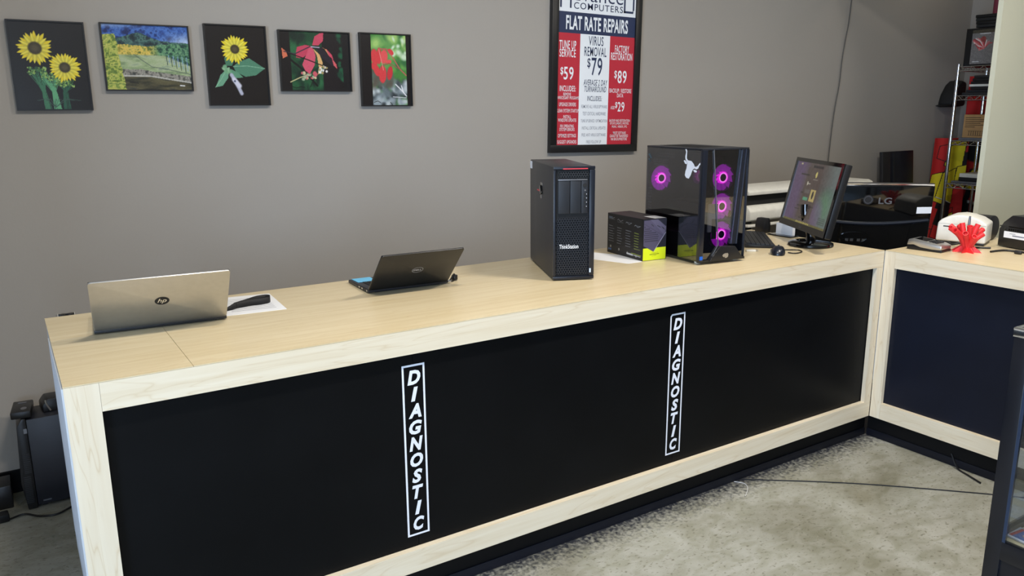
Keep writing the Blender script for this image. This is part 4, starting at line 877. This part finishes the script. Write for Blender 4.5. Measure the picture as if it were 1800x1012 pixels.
# level 3: kraft carton on a flat silver laptop
z = LV[2]; onshelf('closed_laptop', 'silver closed laptop lying under the brown cardboard carton', 'laptop', 1.04, 1.31, z, .022, 'grey_metal', .02, .30)
onshelf('keyboard_tray', 'dark flat tray under the silver laptop and brown carton', 'tray', 1.03, 1.33, z-.0, .0005, 'charcoal', .31, .36)
o = onshelf('cardboard_carton', 'brown cardboard carton with black print on the middle of the rack', 'box', 1.02, 1.285, z+.0225, .175, 'kraft', .02, .33)
pr_ = MB()
for k in range(6): pr_.box(-.0008, 0, .235-.03*(k % 3)-.10*(k < 5), .25, .15-.014*k, .154-.014*k)
for k in range(10): pr_.box(-.0008, 0, .06+.017*k, .063+.017*k, .018, .05)
pr_.box(-.0008, 0, .05, .225, .05, .052); pr_.box(-.0008, 0, .05, .225, .016, .018)
build('carton_print', pr_, 'black_matte', o)
# level 4 and 5: trays, laptops, yellow board
z = LV[3]; onshelf('closed_laptop', 'grey closed laptop at the bottom of the lower rack shelf', 'laptop', 1.04, 1.33, z, .02, 'grey_metal', .02, .30); onshelf('closed_laptop', 'charcoal closed laptop between grey laptop and white tray', 'laptop', 1.05, 1.28, z+.021, .03, 'charcoal', .03, .30)
onshelf('white_tray', 'white flat tray on the pile of laptops, lower rack shelf', 'tray', 1.03, 1.27, z+.052, .03, 'white_plastic', .02, .28)
o = build('yellow_board', bx(0, .02, 0, .05, 0, .23), 'roll_yellow', None, (SX+.20, 1.17, z+.0825), (.14, 0, 0)); tag(o, 'yellow board leaning upright above the white tray on the rack', 'board')
onshelf('router', 'small dark grey router on the white tray of the rack', 'router', 1.07, 1.13, z+.0825, .045, 'charcoal', .03, .15)
z = LV[4]; onshelf('console', 'dark slim device on the lowest visible rack shelf', 'device', 1.03, 1.18, z, .05, 'charcoal', .03, .25); onshelf('console', 'pale grey slim device stacked on the dark device of the rack', 'device', 1.04, 1.16, z+.051, .03, 'grey_metal', .03, .25); onshelf('console', 'topmost small grey device of the low rack pile', 'device', 1.05, 1.14, z+.082, .04, 'dark_metal', .03, .22)
# banners behind the rack
def banner(label, w, h, loc, rz, seed):
    c = Canvas(w, h, 90, (190, 34, 34)); c.rng = np.random.RandomState(seed)
    for k in range(26):
        u, v = c.rng.uniform(0, 1, 2); s2 = c.rng.uniform(.12, .3); col = [(226, 208, 36), (190, 34, 36), (226, 208, 36), (24, 20, 22), (200, 40, 40)][k % 5]
        q = [(u-s2, v-s2*.3), (u+s2*.7, v-s2*.45), (u+s2, v+s2*.4), (u-s2*.6, v+s2*.3)]
        c.line(q+[q[0]], .022, (18, 16, 18)); c.poly(q, col)
        if k % 4 == 0: c.line(q[:2], .012, (230, 230, 226))
    o = c.mesh('fabric_banner', 'cloth_print', None, loc, (0, 0, rz))
    me = o.data; co = np.empty(len(me.vertices)*3); me.vertices.foreach_get('co', co); co = co.reshape(-1, 3)
    co[:, 1] += .018*np.sin(co[:, 0]*38)+.012*np.sin(co[:, 0]*17+co[:, 2]*3); me.vertices.foreach_set('co', co.ravel()); me.update()
    md = o.modifiers.new('thick', 'SOLIDIFY'); md.thickness = .003; tag(o, label, 'banner', )
banner('red and yellow banner with black outlines hanging on the side wall behind the rack', .92, 1.75, (6.90, 1.58, .08), -PI/2, 3)
banner('narrow red and yellow banner hung at the left of the rack, near the corner', .28, 1.28, (6.50, 1.60, .05), -.6, 9)
# black cap hung on the rack post
t = thing('baseball_cap', 'black cap hanging beside the top of the rack against the wall', 'cap', (6.66, 1.598, 1.61))
build('crown', MB().prism([(-.085, -.012), (-.06, .07), (.0, .15), (.055, .185), (.12, .17), (.13, -.02), (.0, -.03)], -.06, .06, 'y'), 'black_matte', t, bevel=.018, seg=3); build('brim', MB().prism([(-.125, -.018), (-.06, -.005), (.02, -.014), (.02, -.026), (-.06, -.03)], -.055, .055, 'y'), 'black_matte', t, bevel=.004); build('button', MB().cyl((.055, 0, .178), .012, .012, 'z', 12), 'black_matte', t)

# ------------------------------------------------------------------ things on the right-hand counter
# signature terminal
t = thing('card_terminal', 'silver and black signature terminal at the corner of the right-hand counter', 'terminal', (3.486, -.035, H), -PI/2+.09)
lw_, ld_ = .158, .10
build('base', MB().prism([(0, 0), (lw_, 0), (lw_, .012), (lw_*.75, .010), (lw_*.4, .014), (lw_*.2, .024), (0, .020)], .004, ld_, 'y'), 'black_plastic', t, bevel=.002)
build('housing', MB().prism([(.0, .021), (lw_*.2, .0245), (lw_*.4, .0145), (lw_*.75, .0105), (lw_, .0125), (lw_, .030), (lw_*.85, .038), (.03, .052), (.006, .048)], .0, ld_, 'y'), 'aluminium', t, bevel=.004)
def slope(x): return .052-(x-.03)*.014/(lw_*.85-.03)
b = MB(); b.add([(.03, .012, slope(.03)+.0008), (.085, .012, slope(.085)+.0008), (.085, ld_-.012, slope(.085)+.0008), (.03, ld_-.012, slope(.03)+.0008)], [(0, 1, 2, 3)]); build('signature_screen', b, 'black_gloss', t)
for i in range(3):
    for j in range(4): x = .094+i*.0135; y = .014+j*.019; build('key', bx(x, x+.010, y, y+.014, slope(x)-.002, slope(x)+.003), 'charcoal', t)
# coral-shaped print
t = thing('coral_holder', 'bright red coral-shaped pen holder on the right-hand counter', 'holder', (3.640, -.232, H))
CR = random.Random(4); ends = []
for i, (az, out, zt) in enumerate([(200, .072, .085), (235, .045, .070), (265, .030, .062), (300, .030, .060), (325, .055, .072), (350, .075, .085), (20, .070, .090), (60, .060, .096), (100, .065, .100), (140, .065, .096), (170, .072, .092), (215, .030, .108), (330, .034, .110), (80, .030, .112), (0, .004, .104)]):
    a0 = math.radians(az); d = Vector((math.cos(a0), math.sin(a0), 0)); out *= 1.24; zt *= 1.14
    P = spline([d*.012, d*(.013+out*.06)+Vector((0, 0, zt*.36)), d*(.012+out*.38)+Vector((0, 0, zt*.72)), d*(out)+Vector((0, 0, zt))], 5)
    v = []; n = 12; N = len(P); prev = None
    seqs = [(P[k], .0108+(.0118-.0108)*k/(N-1), k) for k in range(N)]+[(P[-1], .0090, N-1), (P[-3], .0082, N-3)]
    for p, r, k in seqs:
        dd = (P[min(k+1, N-1)]-P[max(k-1, 0)]).normalized()
        aa = dd.cross(Vector((-d.y, d.x, 0))).normalized() if az else dd.cross(Vector((0, 1, .01))).normalized(); bb_ = dd.cross(aa)
        v += [p+(aa*math.cos(2*PI*q/n)+bb_*math.sin(2*PI*q/n))*r for q in range(n)]
    R_ = len(seqs); b = MB().add(v, [(k*n+q, k*n+(q+1) % n, (k+1)*n+(q+1) % n, (k+1)*n+q) for k in range(R_-1) for q in range(n)]+[tuple((R_-1)*n+q for q in range(n)), tuple(range(n-1, -1, -1))])
    build('branch', b, 'coral_red', t, smooth=True)
for k in range(8):
    a0 = 2*PI*k/8+.2; d = Vector((math.cos(a0), math.sin(a0), 0)); s2 = Vector((-d.y, d.x, 0))*.011
    b = MB().add([d*.02+s2, d*.02-s2, d*.066, d*.02+s2*.5+Vector((0, 0, .034)), d*.02-s2*.5+Vector((0, 0, .03))], [(0, 1, 2), (0, 2, 3), (1, 4, 2), (2, 4, 3), (0, 3, 4, 1)]); build('root_fin', b, 'coral_red', t)
tag(build('grey_stylus', MB().cyl((0, 0, 0), .0062, .052, 'z', 12, r2=.0042), 'grey_metal', None, (3.640, -.230, 1.048), (0, .05, 0), smooth=True), 'short grey stylus standing upright in the red holder', 'stylus')
# label printer
t = thing('label_printer', 'white label printer with arched top behind the red holder', 'printer', (3.772, -.008, H), -PI/2+.31)
pl_ = .215
arch = [(0, .012), (.004, .10), (.02, .117), (.06, .136), (.10, .142), (.14, .138), (.18, .126), (pl_, .104), (pl_, .012)]
build('shell', MB().prism(arch, 0, .16, 'y'), 'white_plastic', t, bevel=.008, seg=3)
build('base_band', bx(.01, pl_-.005, .006, .155, 0, .018), 'black_plastic', t, bevel=.002)
build('label_slot', bx(.03, .085, -.001, .004, .082, .087), 'black_matte', t); build('lid_seam', bx(.008, pl_-.004, -.0006, .002, .0965, .098), mat('seam_grey', (170, 168, 160), .5), t)
tag(build('paper_roll', MB().cyl((0, 0, 0), .062, .14, 'y', 28), 'black_plastic', None, (4.055, -.135, H+.0625), bevel=.004), 'black cylindrical roll lying behind the white label printer', 'roll')
for lb, pts in (('black cables tangled at the foot of the white label printer', [(3.745, -.02, H+.005), (3.76, -.07, H+.014), (3.745, -.11, H+.006), (3.765, -.15, H+.018), (3.75, -.19, H+.005), (3.80, -.26, H+.005)]), ('black power cable running along the foot of the black printer', [(3.70, -.31, H+.005), (3.78, -.33, H+.006), (3.80, -.40, H+.005), (3.79, -.50, H+.006), (3.82, -.62, H+.005)])):
    tag(build('power_cable', MB().tube(pts, .0045, 8), 'black_plastic', None, smooth=True), lb, 'cable')
tag(build('cable_choke', MB().cyl((0, 0, 0), .009, .03, 'y', 14), 'charcoal', None, (3.76, -.415, H+.0092), bevel=.002), 'small grey cable choke beside the black printer', 'choke')
# black printer
t = thing('black_printer', 'low black printer with white rating label at the right edge of the counter', 'printer', (3.905, -.235, H), -PI/2-.25)
build('shell', MB().prism([(0, .004), (.40, .004), (.40, .155), (.06, .155), (.02, .120), (0, .085)], 0, .235, 'y'), 'black_plastic', t, bevel=.006)
build('vent_band', bx(.004, .396, -.001, .004, .098, .103), 'black_gloss', t); 
b = MB()
for k in range(34): b.box(.03+.011*k, .036+.011*k, -.0008, .002, .082, .092)
build('vent_slots', b, 'black_gloss', t, kind='stuff')
lb_ = build('rating_label', bx(.03, .30, -.0012, .002, .048, .078), 'paper_white', t)
b = MB(); b.box(.075, .135, -.0016, -.0011, .058, .063); b.box(.06, .09, -.0016, -.0011, .068, .070)
for k in range(3): b.box(.16+.02*k, .17+.02*k, -.0016, -.0011, .066, .072); b.box(.16+.02*k, .17+.02*k, -.0016, -.0011, .053, .060)
build('label_print', b, 'grey_print', lb_)
for x in (.03, .36): build('foot', bx(x, x+.02, .03, .2, 0, .005), 'black_matte', t)

# ------------------------------------------------------------------ behind the left end: outlet, tower on the floor
t = thing('wall_outlet', 'black wall outlet with plugs showing above the left end of the counter', 'outlet', (.07, RY1-.001, .690))
build('plate_edge', MB().box(-.003, .0, -.007, 0, 0, .064).box(.06, .063, -.007, 0, 0, .064), 'white_plastic', t)
build('cover_plate', bx(0, .06, -.006, 0, 0, .062), 'black_plastic', t, bevel=.002)
for x in (.008, .036): build('plug', bx(x, x+.018, -.03, -.006, .030, .064), 'black_plastic', t, bevel=.003)
t = thing('floor_tower', 'black slim computer tower on the floor behind the left end of the counter', 'computer', (-.135, 1.44, 0))
build('chassis', bx(.035, .37, 0, .165, .012, .385), mat('pc_blue_black', (28, 30, 38), .4), t, bevel=.003)
fp = build('front_bezel', MB().prism([(.034, .004), (.034, .39), (.02, .392), (.0, .36), (-.012, .12), (.0, .004)], -.003, .168, 'y'), 'black_plastic', t, bevel=.002)
for k in range(11): build('vent_slat', bx(.006, .03, -.0045, -.002, .16+.008*k, .164+.008*k), 'charcoal', fp)
for k in range(15): build('vent_slat', bx(-.001, .024, -.0045, -.002, .03+.008*k, .034+.008*k), 'charcoal', fp)
build('side_badge', bx(.055, .085, -.0006, .001, .025, .031), 'grey_metal', t); build('side_badge', bx(.022, .034, -.0052, -.003, .33, .35), 'grey_metal', t)
for x in (.05, .33): build('foot', bx(x, x+.02, .02, .145, 0, .013), 'black_matte', t)
t = thing('small_router', 'small flat black box with oval emblem lying on the front of the floor tower', 'router', (-.150, 1.446, .3925), -.10)
build('case', bx(0, .072, 0, .145, 0, .030), 'black_plastic', t, (0, 0, .0), (0, .0, 0), bevel=.005)
b = MB(); b.add([(.045+.011*math.cos(2*PI*i/24), .040+.017*math.sin(2*PI*i/24), .0305) for i in range(24)], [tuple(range(24))]); build('emblem', b, 'grey_metal', t); build('port_row', bx(.02, .05, .11, .122, .0295, .0308), 'grey_metal', t)
t = thing('headset_case', 'small black device with silver trim lying on top of the floor tower', 'device', (-.035, 1.49, .3855), .12)
build('body', MB().prism([(0, 0), (.13, 0), (.13, .052), (.02, .055), (.0, .03)], 0, .09, 'y'), 'black_plastic', t, bevel=.005); build('silver_trim', MB().tube([(.012, -.002, .052), (.014, -.003, .035), (.026, -.003, .006)], .0035, 8), 'aluminium', t, smooth=True)
tag(build('power_strip', bx(0, .06, 0, .12, 0, .10), 'black_plastic', None, (-.245, 1.50, 0), bevel=.004), 'black power box on the floor left of the floor tower', 'power box')
tag(build('power_adapter', bx(0, .10, 0, .05, 0, .032), 'black_plastic', None, (-.30, 1.365, 0), (0, 0, .1), bevel=.005), 'black power adapter on the floor at the left edge', 'adapter')
tag(build('floor_cable', MB().tube([(-.20, 1.385, .006), (-.15, 1.40, .006), (-.10, 1.35, .005), (-.04, 1.33, .005), (.02, 1.37, .005), (.12, 1.42, .005), (.3, 1.40, .005)], .004, 8), 'black_plastic', None, smooth=True), 'black cable curving on the floor in front of the floor tower', 'cable')
# cords on the open floor
tag(build('loose_cord', MB().tube([(2.485, .022, .004), (2.56, -.02, .003), (2.9, -.29, .003), (3.28, -.66, .003), (3.38, -.78, .003)], .0022, 6), 'dark_metal', None, smooth=True), 'thin dark cord stretched across the concrete floor toward the display case', 'cord')
tag(build('loose_cord', MB().tube([(3.398, -.40, .06), (3.385, -.44, .008), (3.36, -.50, .005), (3.33, -.57, .005)], .004, 6), 'black_plastic', None, smooth=True), 'short black cord coming from the base of the right-hand counter', 'cord')
tag(build('white_thread', MB().tube([(2.46, .026, .003), (2.485, -.01, .002), (2.46, -.05, .002), (2.40, -.09, .002)], .0009, 5), 'paper_white', None, smooth=True), 'fine white thread lying on the floor by the kick board', 'thread')

# ------------------------------------------------------------------ glass display case at right front
CX0, CY1, CZ = 2.36, -1.055, .965; CW, CLN = .55, 1.15
t = thing('display_case', 'black-framed glass display case at the right front, cards inside', 'display case', (CX0, CY1-CLN, 0))
build('plinth', bx(.006, CW-.006, .006, CLN-.006, 0, .262), mat('case_black', (16, 18, 26), .3), t, bevel=.002)
build('deck', bx(.004, CW-.004, .004, CLN-.004, .262, .278), mat('deck_cream', (206, 190, 150), .5), t)
for x in (0, CW-.032):
    for y in (0, CLN-.045): build('corner_post', bx(x, x+.032, y, y+.045, .0, CZ-.028), 'case_black', t, bevel=.002)
build('bottom_frame', bx(-.002, .02, .045, CLN-.045, .240, .300), 'case_black', t, bevel=.002); build('bottom_frame', bx(.02, CW, -.002, .02, .240, .300), 'case_black', t, bevel=.002); build('bottom_frame', bx(CW-.02, CW+.002, .045, CLN-.045, .240, .300), 'case_black', t, bevel=.002); build('bottom_frame', bx(.02, CW, CLN-.02, CLN+.002, .240, .300), 'case_black', t, bevel=.002)
for a0 in ((-.003, .022, -.003, CLN+.003), (CW-.022, CW+.003, -.003, CLN+.003), (.022, CW-.022, -.003, .022), (.022, CW-.022, CLN-.022, CLN+.003)): build('top_frame', bx(a0[0], a0[1], a0[2], a0[3], CZ-.028, CZ), 'chrome', t, bevel=.002)
build('post_trim', bx(-.0025, .0005, CLN-.054, CLN-.0455, .300, CZ-.03), mat('trim_blue', (52, 66, 92), .3, metal=.5), t)
build('top_glass', bx(.022, CW-.022, .022, CLN-.022, CZ-.012, CZ-.004), 'case_glass', t)
for nm, a0 in (('side_glass', (.004, .010, .046, CLN-.055)), ('side_glass', (CW-.010, CW-.004, .046, CLN-.046))): build(nm, bx(*a0, .301, CZ-.029), 'case_glass', t)
for y in (.006, CLN-.012): build('end_glass', bx(.033, CW-.033, y, y+.006, .301, CZ-.029), 'case_glass', t)
build('middle_shelf', bx(.2, CW-.03, .05, CLN-.05, .62, .628), 'case_glass', t)
k = 0
for i in range(3):
    for j in range(5):
        y = CY1-.13-j*.145; x = CX0+.07+i*.15
        o = build('card_slab', bx(0, .085, 0, .125, 0, .006), mat('slab_clear', (214, 214, 218), .2), None, (x, y, .279), (0, 0, .12*((i+j) % 3-1)), bevel=.001)
        c = Canvas(.068, .098, 22, [(60, 90, 150), (150, 60, 56), (210, 206, 196), (66, 70, 84)][(i*2+j) % 4]); c.ell(.5, .5, .24, .34, .2, [(190, 160, 130), (210, 210, 214), (90, 110, 160)][(i+j) % 3]); c.rect(0, 1, 0, .14, (228, 226, 222)); c.rect(0, 1, .88, 1, (170, 50, 50)); c.grain(20, None, 2)
        c.mesh('card_print', 'matte_print', o, (.0085, .0125, .0066), (-PI/2, 0, 0))
        tag(o, 'trading card in a clear slab, row %s from the glass, place %s from the far end of the case' % (['one', 'two', 'three'][i], ['one', 'two', 'three', 'four', 'five'][j]), 'card', 'trading cards in the display case')
